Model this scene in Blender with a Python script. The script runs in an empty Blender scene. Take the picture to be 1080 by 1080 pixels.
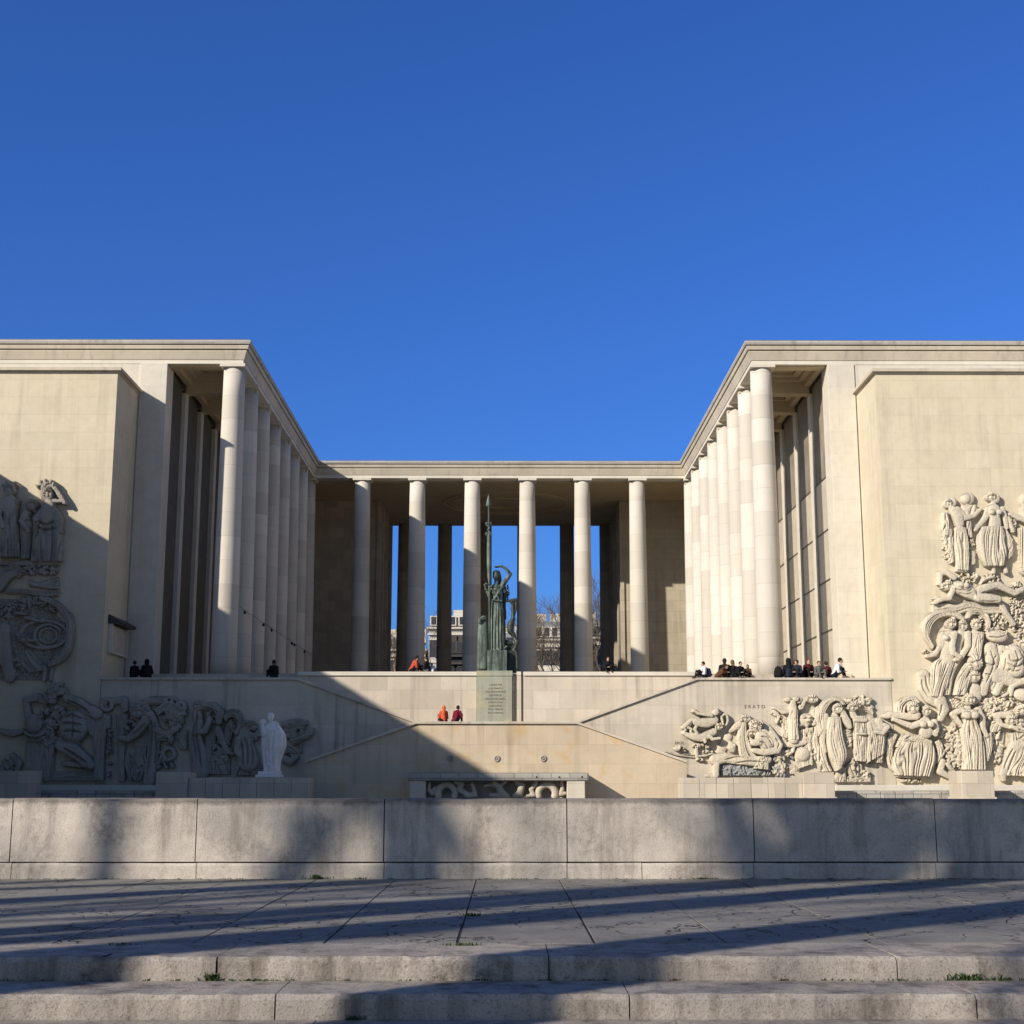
import bpy, bmesh, math, random
import numpy as np
from mathutils import Vector, Matrix
random.seed(7); NPR = np.random.RandomState(7)
SC = bpy.context.scene
COL = SC.collection
R = math.radians
# ------------------------------------------------------------------ camera (eye at the origin, +Y into the court)
FPX = 1487.0; PITCH = 10.9; YAW = -0.27; AX = -0.45      # AX: the building's axis of symmetry
cd = bpy.data.cameras.new('camera'); cam = bpy.data.objects.new('camera', cd); COL.objects.link(cam)
cam.location = (0, 0, 0); cam.rotation_euler = (R(90 + PITCH), 0, R(YAW))
cd.sensor_width = 36; cd.lens = FPX / 1080 * 36; cd.clip_start = .1; cd.clip_end = 4000
SC.camera = cam
RM = np.array(cam.rotation_euler.to_matrix())
def at(px, py, Y):
    """where the sight line of a point of the survey photograph crosses the plane y = Y"""
    d = RM @ np.array([(px - 540) / FPX, (540 - py) / FPX, -1.0])
    return Vector(d * (Y / d[1]))
def ax_(px, Y, py=760): return at(px, py, Y).x
# ------------------------------------------------------------------ object helpers
def tag(o, label=None, cat=None, group=None, kind=None):
    if label: o['label'] = label
    if cat: o['category'] = cat
    if group: o['group'] = group
    if kind: o['kind'] = kind
    return o
def empty(name, loc, rz=0):
    o = bpy.data.objects.new(name, None); COL.objects.link(o); o.location = loc; o.rotation_euler = (0, 0, rz)
    o.empty_display_size = .2
    return o
def link(name, me, mat=None, parent=None, smooth=False, loc=None):
    o = bpy.data.objects.new(name, me); COL.objects.link(o)
    if mat is not None and len(me.materials) == 0: me.materials.append(mat)
    if smooth: me.polygons.foreach_set('use_smooth', [True] * len(me.polygons))
    if loc is not None: o.location = loc
    if parent is not None:
        o.parent = parent
        if loc is None:                                   # mesh given in world coordinates
            o.matrix_parent_inverse = Matrix.Translation(-parent.location) if parent.type == 'EMPTY' else Matrix.Identity(4)
    return o
class MB:
    def __init__(s): s.v = []; s.f = []
    def add(s, vs, fs):
        n = len(s.v); s.v += [tuple(v) for v in vs]; s.f += [tuple(i + n for i in f) for f in fs]; return s
    def box(s, x0, x1, y0, y1, z0, z1):
        if x0 > x1: x0, x1 = x1, x0
        if y0 > y1: y0, y1 = y1, y0
        if z0 > z1: z0, z1 = z1, z0
        return s.add([(x0,y0,z0),(x1,y0,z0),(x1,y1,z0),(x0,y1,z0),(x0,y0,z1),(x1,y0,z1),(x1,y1,z1),(x0,y1,z1)],
              [(0,3,2,1),(4,5,6,7),(0,1,5,4),(1,2,6,5),(2,3,7,6),(3,0,4,7)])
    def prism(s, poly, y0, y1):
        """polygon in XZ extruded along Y"""
        n = len(poly)
        a = sum(poly[i][0]*poly[(i+1)%n][1]-poly[(i+1)%n][0]*poly[i][1] for i in range(n))
        if a < 0: poly = poly[::-1]
        vs = [(x, y0, z) for x, z in poly] + [(x, y1, z) for x, z in poly]
        return s.add(vs, [tuple(range(n)), tuple(range(2*n-1, n-1, -1))] + [(i, i+n, (i+1)%n+n, (i+1)%n) for i in range(n)])
    def lathe(s, prof, c=(0,0,0), seg=48, caps=True):
        n0 = len(prof); vs = []; fs = []
        for r, z in prof:
            for k in range(seg):
                a = 2*math.pi*k/seg; vs.append((c[0]+r*math.cos(a), c[1]+r*math.sin(a), c[2]+z))
        for i in range(n0-1):
            for k in range(seg):
                k2 = (k+1) % seg; fs.append((i*seg+k, i*seg+k2, (i+1)*seg+k2, (i+1)*seg+k))
        if caps: fs += [tuple(range(seg-1,-1,-1)), tuple((n0-1)*seg+k for k in range(seg))]
        return s.add(vs, fs)
    def tube(s, pts, rad, seg=8):
        """tapered closed tube through points"""
        pts = [Vector(p) for p in pts]
        if not isinstance(rad, (list, tuple)): rad = [rad]*len(pts)
        vs = []; fs = []; n = len(pts); up = None
        for i, p in enumerate(pts):
            t = (pts[min(i+1, n-1)] - pts[max(i-1, 0)])
            t = t.normalized() if t.length > 1e-9 else Vector((0,0,1))
            if up is None: up = t.orthogonal().normalized()
            up = (up - t*up.dot(t))
            up = up.normalized() if up.length > 1e-6 else t.orthogonal().normalized()
            b = t.cross(up)
            for k in range(seg):
                a = 2*math.pi*k/seg; vs.append(p + (up*math.cos(a)+b*math.sin(a))*rad[i])
        for i in range(n-1):
            for k in range(seg):
                k2 = (k+1)%seg; fs.append((i*seg+k, i*seg+k2, (i+1)*seg+k2, (i+1)*seg+k))
        fs += [tuple(range(seg-1,-1,-1)), tuple((n-1)*seg+k for k in range(seg))]
        return s.add(vs, fs)
    def caps(s, p, r, q, r2, seg=14, rings=5):
        """closed tapered capsule"""
        p = Vector(p); q = Vector(q); L = (q-p).length
        if L < 1e-5: q = p + Vector((0,0,1e-4)); L = 1e-4
        d = (q-p)/L; pts = []; rad = []
        for i in range(rings): 
            a = math.pi/2*(i+.35)/rings; pts.append(p - d*r*math.cos(a)); rad.append(r*math.sin(a))
        pts += [p, q]; rad += [r, r2]
        for i in range(rings-1, -1, -1):
            a = math.pi/2*(i+.35)/rings; pts.append(q + d*r2*math.cos(a)); rad.append(r2*math.sin(a))
        return s.tube(pts, rad, seg)
    def chain(s, jr, seg=14):
        for a, b in zip(jr[:-1], jr[1:]): s.caps(a[:3], a[3], b[:3], b[3], seg)
        return s
    def ell(s, c, rx, ry, rz, seg=20, rot=None):
        vs = []; fs = []; n = seg//2
        for i in range(1, n):
            a = math.pi*i/n
            for k in range(seg):
                b = 2*math.pi*k/seg; vs.append(Vector((rx*math.sin(a)*math.cos(b), ry*math.sin(a)*math.sin(b), -rz*math.cos(a))))
        m = len(vs); vs += [Vector((0,0,-rz)), Vector((0,0,rz))]
        for i in range(n-2):
            for k in range(seg):
                k2 = (k+1)%seg; fs.append((i*seg+k, i*seg+k2, (i+1)*seg+k2, (i+1)*seg+k))
        for k in range(seg):
            k2 = (k+1)%seg; fs.append((m, k2, k)); fs.append((m+1, (n-2)*seg+k, (n-2)*seg+k2))
        if rot is not None: vs = [rot @ v for v in vs]
        return s.add([v + Vector(c) for v in vs], fs)
    def mesh(s, name='mesh'):
        me = bpy.data.meshes.new(name); me.from_pydata(s.v, [], s.f); me.update(); return me
    def obj(s, name, mat, parent=None, smooth=False, bevel=0, loc=None, fine=0):
        me = s.mesh(name)
        if fine:
            bm = bmesh.new(); bm.from_mesh(me); bmesh.ops.recalc_face_normals(bm, faces=bm.faces); bm.to_mesh(me); bm.free()
        o = link(name, me, mat, parent, smooth, loc)
        if bevel:
            m = o.modifiers.new('bevel', 'BEVEL'); m.width = bevel; m.segments = 2; m.limit_method = 'ANGLE'
        return o
    def fused(s, voxel, name='mesh', smooth_it=3):
        """all the closed pieces welded into one continuous skin"""
        me = s.mesh('tmp'); o = bpy.data.objects.new('tmp', me); COL.objects.link(o)
        m = o.modifiers.new('r', 'REMESH'); m.mode = 'VOXEL'; m.voxel_size = voxel; m.use_smooth_shade = True
        if smooth_it:
            m2 = o.modifiers.new('s', 'SMOOTH'); m2.iterations = smooth_it; m2.factor = .5
        dg = bpy.context.evaluated_depsgraph_get()
        out = bpy.data.meshes.new_from_object(o.evaluated_get(dg)); out.name = name
        bpy.data.objects.remove(o); bpy.data.meshes.remove(me)
        out.polygons.foreach_set('use_smooth', [True]*len(out.polygons))
        return out
# ------------------------------------------------------------------ materials
class NT:
    def __init__(s, name):
        s.m = bpy.data.materials.new(name); s.m.use_nodes = True; s.t = s.m.node_tree; s.n = s.t.nodes; s.l = s.t.links
        s.b = s.n['Principled BSDF']; s.co = s.n.new('ShaderNodeTexCoord')
    def node(s, typ, **kw):
        n = s.n.new(typ)
        for k, v in kw.items():
            if hasattr(n, k): setattr(n, k, v)
            else: n.inputs[k].default_value = v
        return n
    def set(s, node, inp, v):
        if hasattr(v, 'is_output') or hasattr(v, 'links'): s.l.new(v, node.inputs[inp])
        else: node.inputs[inp].default_value = v
    def math(s, op, a, b=0.0, clamp=False):
        n = s.n.new('ShaderNodeMath'); n.operation = op; n.use_clamp = clamp; s.set(n, 0, a); s.set(n, 1, b); return n.outputs[0]
    def mapping(s, scale=(1,1,1), src='Object', loc=(0,0,0)):
        n = s.n.new('ShaderNodeMapping'); s.l.new(s.co.outputs[src], n.inputs[0]); n.inputs['Scale'].default_value = scale; n.inputs['Location'].default_value = loc
        return n.outputs[0]
    def noise(s, scale, detail=4, rough=.55, vec=None, dist=0):
        n = s.n.new('ShaderNodeTexNoise'); n.inputs['Scale'].default_value = scale; n.inputs['Detail'].default_value = detail
        n.inputs['Roughness'].default_value = rough; n.inputs['Distortion'].default_value = dist
        s.l.new(vec if vec is not None else s.co.outputs['Object'], n.inputs['Vector']); return n.outputs['Fac']
    def ramp(s, fac, stops, interp='LINEAR'):
        n = s.n.new('ShaderNodeValToRGB'); s.l.new(fac, n.inputs[0]); e = n.color_ramp.elements; n.color_ramp.interpolation = interp
        while len(e) < len(stops): e.new(.5)
        for i, (p, c) in enumerate(stops):
            e[i].position = p; e[i].color = (c, c, c, 1) if isinstance(c, (int, float)) else (*c, 1)
        return n.outputs[0]
    def mix(s, fac, a, b, mode='MIX'):
        n = s.n.new('ShaderNodeMix'); n.data_type = 'RGBA'; n.blend_type = mode
        s.set(n, 0, fac)
        for i, v in ((6, a), (7, b)):
            if isinstance(v, tuple): n.inputs[i].default_value = (*v, 1) if len(v) == 3 else v
            elif isinstance(v, (int, float)): n.inputs[i].default_value = (v, v, v, 1)
            else: s.l.new(v, n.inputs[i])
        return n.outputs[2]
    def bump(s, h, strength, dist=.02, prev=None):
        n = s.n.new('ShaderNodeBump'); n.inputs['Strength'].default_value = strength; n.inputs['Distance'].default_value = dist
        s.l.new(h, n.inputs['Height'])
        if prev is not None: s.l.new(prev, n.inputs['Normal'])
        return n.outputs[0]
    def done(s, col, rough=.85, nrm=None, spec=.3, metal=0):
        s.set(s.b, 'Base Color', (*col, 1) if isinstance(col, tuple) else col); s.set(s.b, 'Roughness', rough)
        s.b.inputs['Specular IOR Level'].default_value = spec; s.b.inputs['Metallic'].default_value = metal
        if nrm is not None: s.l.new(nrm, s.b.inputs['Normal'])
        return s.m
def plain(name, col, rough=.7, spec=.3, metal=0, var=.15, sc=3):
    t = NT(name); n = t.noise(sc, 5)
    c = t.mix(t.ramp(n, [(.3, 0), (.7, 1)]), tuple(x*(1-var) for x in col), tuple(min(1, x*(1+var)) for x in col))
    return t.done(c, rough, None, spec, metal)
def stone(name, col, joint=None, tone=.08, streak=.25, speck=.15, col2=None, jdark=.72, joff=(0,0), bumpy=.25, patch=None, top=0):
    """weathered limestone: courses laid in world metres, slabs of slightly different tone, rain streaks, pitting"""
    t = NT(name)
    big = t.noise(.35, 3); mid = t.noise(2.2, 6, .6); fine = t.noise(26, 4, .6)
    c2 = col2 or tuple(x*.84 for x in col)
    c = t.mix(t.ramp(big, [(.35, 0), (.7, 1)]), col, c2)
    c = t.mix(t.math('MULTIPLY', t.ramp(mid, [(.42, 0), (.75, 1)]), .5), c, tuple(x*.80 for x in col))
    if streak:
        st = t.noise(1, 5, .6, t.mapping((2.6, 2.6, .12)))
        m2 = t.noise(.25, 2)
        f = t.math('MULTIPLY', t.ramp(st, [(.5, 0), (.72, 1)]), t.ramp(m2, [(.4, .15), (.65, 1)]))
        c = t.mix(t.math('MULTIPLY', f, streak), c, (.13, .11, .085))
    if patch:
        pn = t.noise(.8, 3); f = t.math('MULTIPLY', t.ramp(pn, [(.55, 0), (.68, 1)]), patch[0]); c = t.mix(f, c, patch[1])
    if speck:
        f = t.math('MULTIPLY', t.ramp(fine, [(.56, 0), (.72, 1)]), speck); c = t.mix(f, c, (.08, .07, .06))
    if top:                                               # soot and lichen that settle on upward faces
        g = t.n.new('ShaderNodeNewGeometry'); sp = t.n.new('ShaderNodeSeparateXYZ'); t.l.new(g.outputs['Normal'], sp.inputs[0])
        f = t.math('MULTIPLY', t.math('MULTIPLY', t.ramp(sp.outputs[2], [(.25, 0), (.7, 1)]), t.ramp(t.noise(1.1, 4), [(.4, .2), (.6, 1)])), top); c = t.mix(f, c, (.12, .115, .10))
    h = t.math('ADD', t.math('MULTIPLY', mid, .6), t.math('MULTIPLY', fine, .4))
    nrm = None
    if joint:
        sep = t.n.new('ShaderNodeSeparateXYZ'); t.l.new(t.co.outputs['Object'], sep.inputs[0])
        u = t.math('ADD', t.math('ADD', sep.outputs[0], sep.outputs[1]), joff[0]); v = t.math('ADD', sep.outputs[2], joff[1])
        cb = t.n.new('ShaderNodeCombineXYZ'); t.l.new(u, cb.inputs[0]); t.l.new(v, cb.inputs[1])
        br = t.n.new('ShaderNodeTexBrick'); t.l.new(cb.outputs[0], br.inputs['Vector'])
        br.offset = joint[3] if len(joint) > 3 else .5
        for k, vv in (('Scale', 1.0), ('Mortar Size', joint[2]), ('Brick Width', joint[0]), ('Row Height', joint[1]), ('Mortar Smooth', .3), ('Bias', 0.0)):
            br.inputs[k].default_value = vv
        br.inputs['Color1'].default_value = (1-tone,)*3+(1,); br.inputs['Color2'].default_value = (1+tone,)*3+(1,); br.inputs['Mortar'].default_value = (jdark,)*3+(1,)
        c = t.mix(1.0, c, br.outputs['Color'], 'MULTIPLY')
        nrm = t.bump(t.math('SUBTRACT', 1.0, br.outputs['Fac']), .5, .01)
    nrm = t.bump(h, bumpy, .02, nrm)
    return t.done(c, .88, nrm, .25)
YEL = (.61, .54, .40); WHT = (.59, .55, .475); GRY = (.42, .395, .35)
M = {}
M['pylon'] = stone('pylon_limestone', YEL, (1.3, .98, .010, 0), .035, .30, .08, (.57, .50, .365), .93, patch=(.35, (.62, .56, .44)))
M['pale'] = stone('pale_limestone', WHT, (1.3, 1.32, .012, .5), .03, .16, .08, (.60, .55, .46), .90)
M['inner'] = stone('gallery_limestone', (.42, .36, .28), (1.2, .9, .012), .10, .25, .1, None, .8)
M['cornice'] = stone('cornice_limestone', (.56, .50, .40), (2.2, 3.0, .01), .06, .55, .15, None, .85)
M['archi'] = stone('architrave_limestone', (.66, .62, .53), None, .03, .12, .05)
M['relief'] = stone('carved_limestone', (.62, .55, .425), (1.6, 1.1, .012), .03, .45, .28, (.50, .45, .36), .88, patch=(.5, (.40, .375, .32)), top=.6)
M['wall_r'] = stone('terrace_wall_limestone', (.57, .515, .42), (1.6, 1.0, .010), .06, .65, .2, (.49, .435, .345), .88, patch=(.6, (.42, .39, .34)))
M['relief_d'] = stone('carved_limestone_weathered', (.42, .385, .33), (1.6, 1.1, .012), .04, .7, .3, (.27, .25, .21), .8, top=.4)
M['terrace'] = stone('terrace_limestone', (.56, .51, .43), (1.45, 1.0, .012), .08, .65, .18, (.48, .42, .33), .84, patch=(.25, (.62, .50, .36)))
M['fount'] = stone('fountain_wall_limestone', (.54, .45, .33), (1.7, .95, .012), .06, .5, .16, (.50, .42, .31), .88, patch=(.75, (.50, .355, .19)))
M['stele'] = stone('stele_limestone', (.30, .31, .25), (9, 1.5, .012), .03, .5, .12, (.40, .42, .33), .85, patch=(.5, (.45, .37, .2)))
M['plinth'] = stone('plinth_limestone', (.52, .46, .37), (1.1, 3, .012), .12, .25, .12)
M['curb'] = stone('basin_curb_stone', (.40, .38, .34), (.9, .25, .02), .15, .4, .5, None, .5)
M['dark'] = plain('joint_dirt', (.035, .032, .028), .95)
M['ceil'] = stone('ceiling_plaster', (.52, .42, .27), None, .03, 0, .03)
M['asphalt'] = plain('street_asphalt', (.06, .06, .062), .9)
M['gravel'] = plain('sand_gravel', (.42, .39, .34), .95, sc=30)
M['metal'] = plain('dark_metal', (.05, .05, .05), .5, .5, .6)
M['frame'] = plain('window_frame_bronze', (.07, .062, .05), .5, .5, .3)
def t_glass(name, c1, c2):
    t = NT(name); n = t.noise(9, 6, .7); n2 = t.noise(1.2, 3)
    c = t.mix(t.ramp(n, [(.35, 0), (.65, 1)]), c1, c2); c = t.mix(t.math('MULTIPLY', t.ramp(n2, [(.4, 0), (.7, 1)]), .4), c, tuple(x*.6 for x in c2))
    return t.done(c, .28, None, .5)
M['pane'] = t_glass('pale_screened_glass', (.62, .56, .44), (.46, .42, .33))
M['dpane'] = t_glass('dark_glass', (.03, .032, .036), (.05, .05, .055))
def t_bronze():
    t = NT('green_patina_bronze'); n = t.noise(2.5, 6, .65); s = t.noise(1, 5, .6, t.mapping((7, 7, .6)))
    c = t.mix(t.ramp(n, [(.38, 0), (.62, 1)]), (.07, .10, .082), (.15, .205, .17))
    c = t.mix(t.ramp(s, [(.44, 0), (.60, .9)]), c, (.025, .03, .026))
    return t.done(c, .6, t.bump(t.noise(14, 5), .4, .02), .4, .15)
M['bronze'] = t_bronze()
M['bronze_d'] = plain('dark_bronze', (.035, .045, .038), .5, .4, .3, .4, 4)
def t_marble():
    t = NT('white_marble'); n = t.noise(3, 6, .6); s = t.noise(1, 4, .6, t.mapping((6, 6, .8)))
    c = t.mix(t.ramp(n, [(.35, 0), (.7, 1)]), (.82, .80, .76), (.68, .66, .62)); c = t.mix(t.ramp(s, [(.52, 0), (.72, .45)]), c, (.33, .32, .29))
    return t.done(c, .55, t.bump(n, .2, .02), .4)
M['marble'] = t_marble()
def t_column():
    """drums of stone, each of its own tone"""
    t = NT('column_drum_limestone'); sep = t.n.new('ShaderNodeSeparateXYZ'); t.l.new(t.co.outputs['Object'], sep.inputs[0])
    oi = t.n.new('ShaderNodeObjectInfo')
    zz = t.math('ADD', t.math('DIVIDE', sep.outputs[2], 1.37), t.math('MULTIPLY', oi.outputs['Random'], .35))
    fl = t.math('FLOOR', zz); fr = t.math('FRACT', zz)
    wn = t.n.new('ShaderNodeTexWhiteNoise'); wn.noise_dimensions = '2D'
    cb = t.n.new('ShaderNodeCombineXYZ'); t.l.new(fl, cb.inputs[0]); t.l.new(oi.outputs['Random'], cb.inputs[1]); t.l.new(cb.outputs[0], wn.inputs['Vector'])
    c = t.mix(wn.outputs['Value'], (.48, .45, .39), (.61, .575, .51))
    n = t.noise(1.5, 5); c = t.mix(t.math('MULTIPLY', t.ramp(n, [(.45, 0), (.75, 1)]), .35), c, (.5, .45, .38))
    st = t.noise(1, 5, .6, t.mapping((4, 4, .15))); c = t.mix(t.math('MULTIPLY', t.ramp(st, [(.55, 0), (.75, 1)]), .3), c, (.3, .26, .21))
    jt = t.math('LESS_THAN', fr, .022); c = t.mix(t.math('MULTIPLY', jt, .28), c, (.2, .18, .14))
    return t.done(c, .85, t.bump(t.math('ADD', t.noise(20, 4), t.math('MULTIPLY', jt, -2.0)), .2, .02), .25)
M['column'] = t_column()
def t_fore(name, col, dirt_top=0, horiz=False, crack=0, speck=.5, blotch=0, streak=.65):
    """old worn limestone of the near parapet, pavement and steps"""
    t = NT(name); big = t.noise(1.3, 5, .6); mid = t.noise(7, 7, .65); fine = t.noise(60, 5, .7); vf = t.noise(220, 3, .6)
    oi = t.n.new('ShaderNodeTexWhiteNoise'); 
    c = t.mix(t.ramp(big, [(.35, 0), (.7, 1)]), col, tuple(x*.72 for x in col))
    c = t.mix(t.math('MULTIPLY', t.ramp(mid, [(.4, 0), (.7, 1)]), .45), c, tuple(x*.6 for x in col))
    c = t.mix(t.math('MULTIPLY', t.ramp(fine, [(.52, 0), (.66, 1)]), speck), c, (.06, .055, .05))
    c = t.mix(t.math('MULTIPLY', t.ramp(vf, [(.35, 1), (.5, 0)]), .35), c, tuple(min(1, x*1.35) for x in col))
    if not horiz:
        st = t.noise(1, 6, .65, t.mapping((5, 5, .7))); c = t.mix(t.math('MULTIPLY', t.ramp(st, [(.5, 0), (.66, 1)]), streak), c, (.09, .078, .066))
    if blotch:                                            # black crust and old damp marks
        bn = t.noise(2.1, 8, .72, dist=.4); bn2 = t.noise(14, 6, .75)
        f = t.math('MULTIPLY', t.math('MULTIPLY', t.ramp(bn, [(.50, 0), (.66, 1)]), t.ramp(bn2, [(.38, .1), (.58, 1)])), blotch); c = t.mix(f, c, (.085, .07, .06))
    if dirt_top:
        sep = t.n.new('ShaderNodeSeparateXYZ'); t.l.new(t.co.outputs['Object'], sep.inputs[0])
        z = t.math('ADD', sep.outputs[2], t.math('MULTIPLY', t.math('SUBTRACT', t.noise(4, 5, .7), .5), dirt_top[1]))
        mr = t.n.new('ShaderNodeMapRange'); mr.inputs['From Min'].default_value = dirt_top[0]-.05; mr.inputs['From Max'].default_value = dirt_top[0]
        t.l.new(z, mr.inputs['Value']); c = t.mix(t.math('MULTIPLY', mr.outputs[0], .6), c, (.06, .05, .045))
    h = t.math('ADD', t.math('MULTIPLY', mid, .5), t.math('MULTIPLY', fine, .5))
    if crack:
        v = t.n.new('ShaderNodeTexVoronoi'); v.feature = 'DISTANCE_TO_EDGE'; v.inputs['Scale'].default_value = 3.6
        mp = t.mapping((1, 1.0, 1)); wr = t.n.new('ShaderNodeMix'); wr.data_type = 'RGBA'; wr.inputs[0].default_value = .18
        nn = t.n.new('ShaderNodeTexNoise'); nn.inputs['Scale'].default_value = 5; nn.inputs['Detail'].default_value = 6; t.l.new(mp, nn.inputs['Vector'])
        t.l.new(mp, wr.inputs[6]); t.l.new(nn.outputs['Color'], wr.inputs[7]); t.l.new(wr.outputs[2], v.inputs['Vector'])
        e = t.ramp(v.outputs['Distance'], [(.005, 1), (.022, 0)]); msk = t.ramp(t.noise(1.1, 4), [(.42, 0), (.52, 1)])
        f = t.math('MULTIPLY', t.math('MULTIPLY', e, msk), crack); c = t.mix(f, c, (.03, .028, .025)); h = t.math('SUBTRACT', h, t.math('MULTIPLY', f, 1.5))
    return t.done(c, .92, t.bump(h, .9, .016), .2)
M['parapet'] = t_fore('parapet_worn_limestone', (.56, .505, .445), (-.20, .16), speck=.35, blotch=.45, streak=.4)
M['pave'] = t_fore('pavement_worn_limestone', (.285, .272, .245), 0, True, 1.0, .4, blotch=.5)
M['step1'] = t_fore('step_worn_limestone', (.42, .375, .33), 0, False, 0, .6, blotch=.85)
# ================================================================== THE SETTING
BX = lambda x: AX + x                      # metres from the building's axis
CX, Y1, Y2, NB = 15.3, 79.0, 110.0, 7      # colonnade half width, first and far column row, bays
DY = (Y2 - Y1) / NB; DX = 2*CX / NB
ZF, ZC, ZT = 5.95, 23.62, 25.12            # terrace floor, column top, roof line
o = MB().box(-400, 400, 132, 900, 5.3, 5.84).obj('street_ground', M['asphalt']); tag(o, kind='structure')
o = MB().box(-900, 900, -300, 1500, -3.2, -3.0).obj('ground', M['gravel']); tag(o, kind='structure')
o = MB().box(-60, 60, 17.2, 74.2, -2.2, -1.75).obj('lower_terrace', M['gravel']); tag(o, kind='structure')
o = MB().box(-60, 60, -40, 7.0, -1.9, -1.62).obj('promenade_ground', M['gravel']); tag(o, kind='structure')
# terrace floor with its step in front of the columns
mb = MB().box(BX(-14), BX(14), 77.9, Y1-.85, 5.2, ZF).box(BX(-19.6), BX(19.6), Y1-.85, 131.9, 5.2, ZF)
mb.box(BX(10.6), BX(20.6), 74.65, Y1-.9, -1.7, 5.40).box(BX(-20.6), BX(-10.6), 74.65, Y1-.9, -1.7, 5.40)
mb.box(BX(10.6), BX(19.6), 77.75, Y1-.85, 5.41, 5.68).box(BX(-19.6), BX(-10.6), 77.75, Y1-.85, 5.41, 5.68)
mb.box(BX(-11), BX(11), 78.2, 110, -1.7, 5.19)
o = mb.obj('terrace_floor', M['plinth'], bevel=.01); tag(o, kind='structure')
# ================================================================== MUSEUM BUILDING
mus = tag(empty('museum_building', (AX, 79, ZF)), 'pale limestone museum with two colonnaded wings round an open court', 'museum')
# --- columns
prof = []
H = ZC - ZF
for i in range(13):
    t = i/12; prof.append((.725 - .115*t - .02*math.sin(t*math.pi)*-1, t*H))
colme = MB().lathe(prof, seg=64).mesh('column')
colme.polygons.foreach_set('use_smooth', [len(p.vertices) == 4 for p in colme.polygons])
colme.materials.append(M['column'])
capme = MB().box(-.72, .72, -.72, .72, 0, .185).mesh('capital'); capme.materials.append(M['archi'])
spots = [(s*CX, Y1 + i*DY) for i in range(NB) for s in (-1, 1)] + [(-CX + k*DX, Y2) for k in range(8)]
for x, y in spots:
    c = bpy.data.objects.new('column', colme); COL.objects.link(c); c.parent = mus; c.location = (x, y-79, 0)
    k = bpy.data.objects.new('capital', capme); COL.objects.link(k); k.parent = c; k.location = (0, 0, H)
# slimmer piers of the street front
PY = 131.0
for px in (427, 469, 511, 553, 598, 640):
    x = ax_(px, PY, 600) - AX
    MB().lathe([(.72, 0), (.66, H+.4)], seg=40).obj('street_column', M['inner'], mus, True, loc=(x, PY-79, 0))
# --- cornice swept round the court: d = outwards from the column axis
path = [(-48, Y1), (-CX, Y1), (-CX, Y2), (CX, Y2), (CX, Y1), (48, Y1)]
off = [(0, -1), (1, -1), (1, -1), (-1, -1), (-1, -1), (0, -1)]
def sweep(profile, name, mat):
    vs = []; fs = []; n = len(profile)
    for (x, y), (ox, oy) in zip(path, off):
        for d, z in profile: vs.append((BX(x+ox*d), y+oy*d, z))
    for i in range(len(path)-1):
        for j in range(n):
            j2 = (j+1) % n; fs.append((i*n+j, i*n+j2, (i+1)*n+j2, (i+1)*n+j))
    fs += [tuple(range(n)), tuple(range((len(path)-1)*n, len(path)*n))[::-1]]
    me = MB().add(vs, fs).mesh(name); bm = bmesh.new(); bm.from_mesh(me); bmesh.ops.recalc_face_normals(bm, faces=bm.faces); bm.to_mesh(me); bm.free()
    return link(name, me, mat, mus)
sweep([(-.6, ZC+.187), (.60, ZC+.187), (.60, 24.04), (-.6, 24.04)], 'architrave', M['archi'])
sweep([(-.6, 24.043), (.64, 24.043), (.66, 24.10), (.80, 24.50), (.80, 24.55), (.66, 24.556), (.66, 24.61), (.88, 24.62), (.93, 24.79), (.93, 24.82), (.78, 24.826), (.78, 24.88), (-.6, 24.88)], 'cornice', M['cornice'])
sweep([(-.6, 24.883), (1.0, 24.883), (1.05, 24.98), (1.05, 25.07), (1.0, 25.10), (-.6, 25.15)], 'roof_coping', stone('pale_weathered_coping', (.50, .475, .43), (2.4, 5, .02), .1, .5, .3))
sweep([(.72, 25.09), (1.02, 25.11), (1.02, 25.135), (.72, 25.14)], 'lead_flashing', plain('lead_flashing', (.20, .21, .22), .5, sc=4))
M['portico'] = stone('portico_limestone', (.44, .39, .30), (1.2, .9, .012), .06, .4, .1); M['shade_panel'] = plain('painted_shade_panel', (.24, .21, .16), .6, var=.3, sc=.5); M['inner_d'] = stone('dark_gallery_stone', (.13, .12, .10), (1.2, .9, .012), .08, .3, .1)
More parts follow.
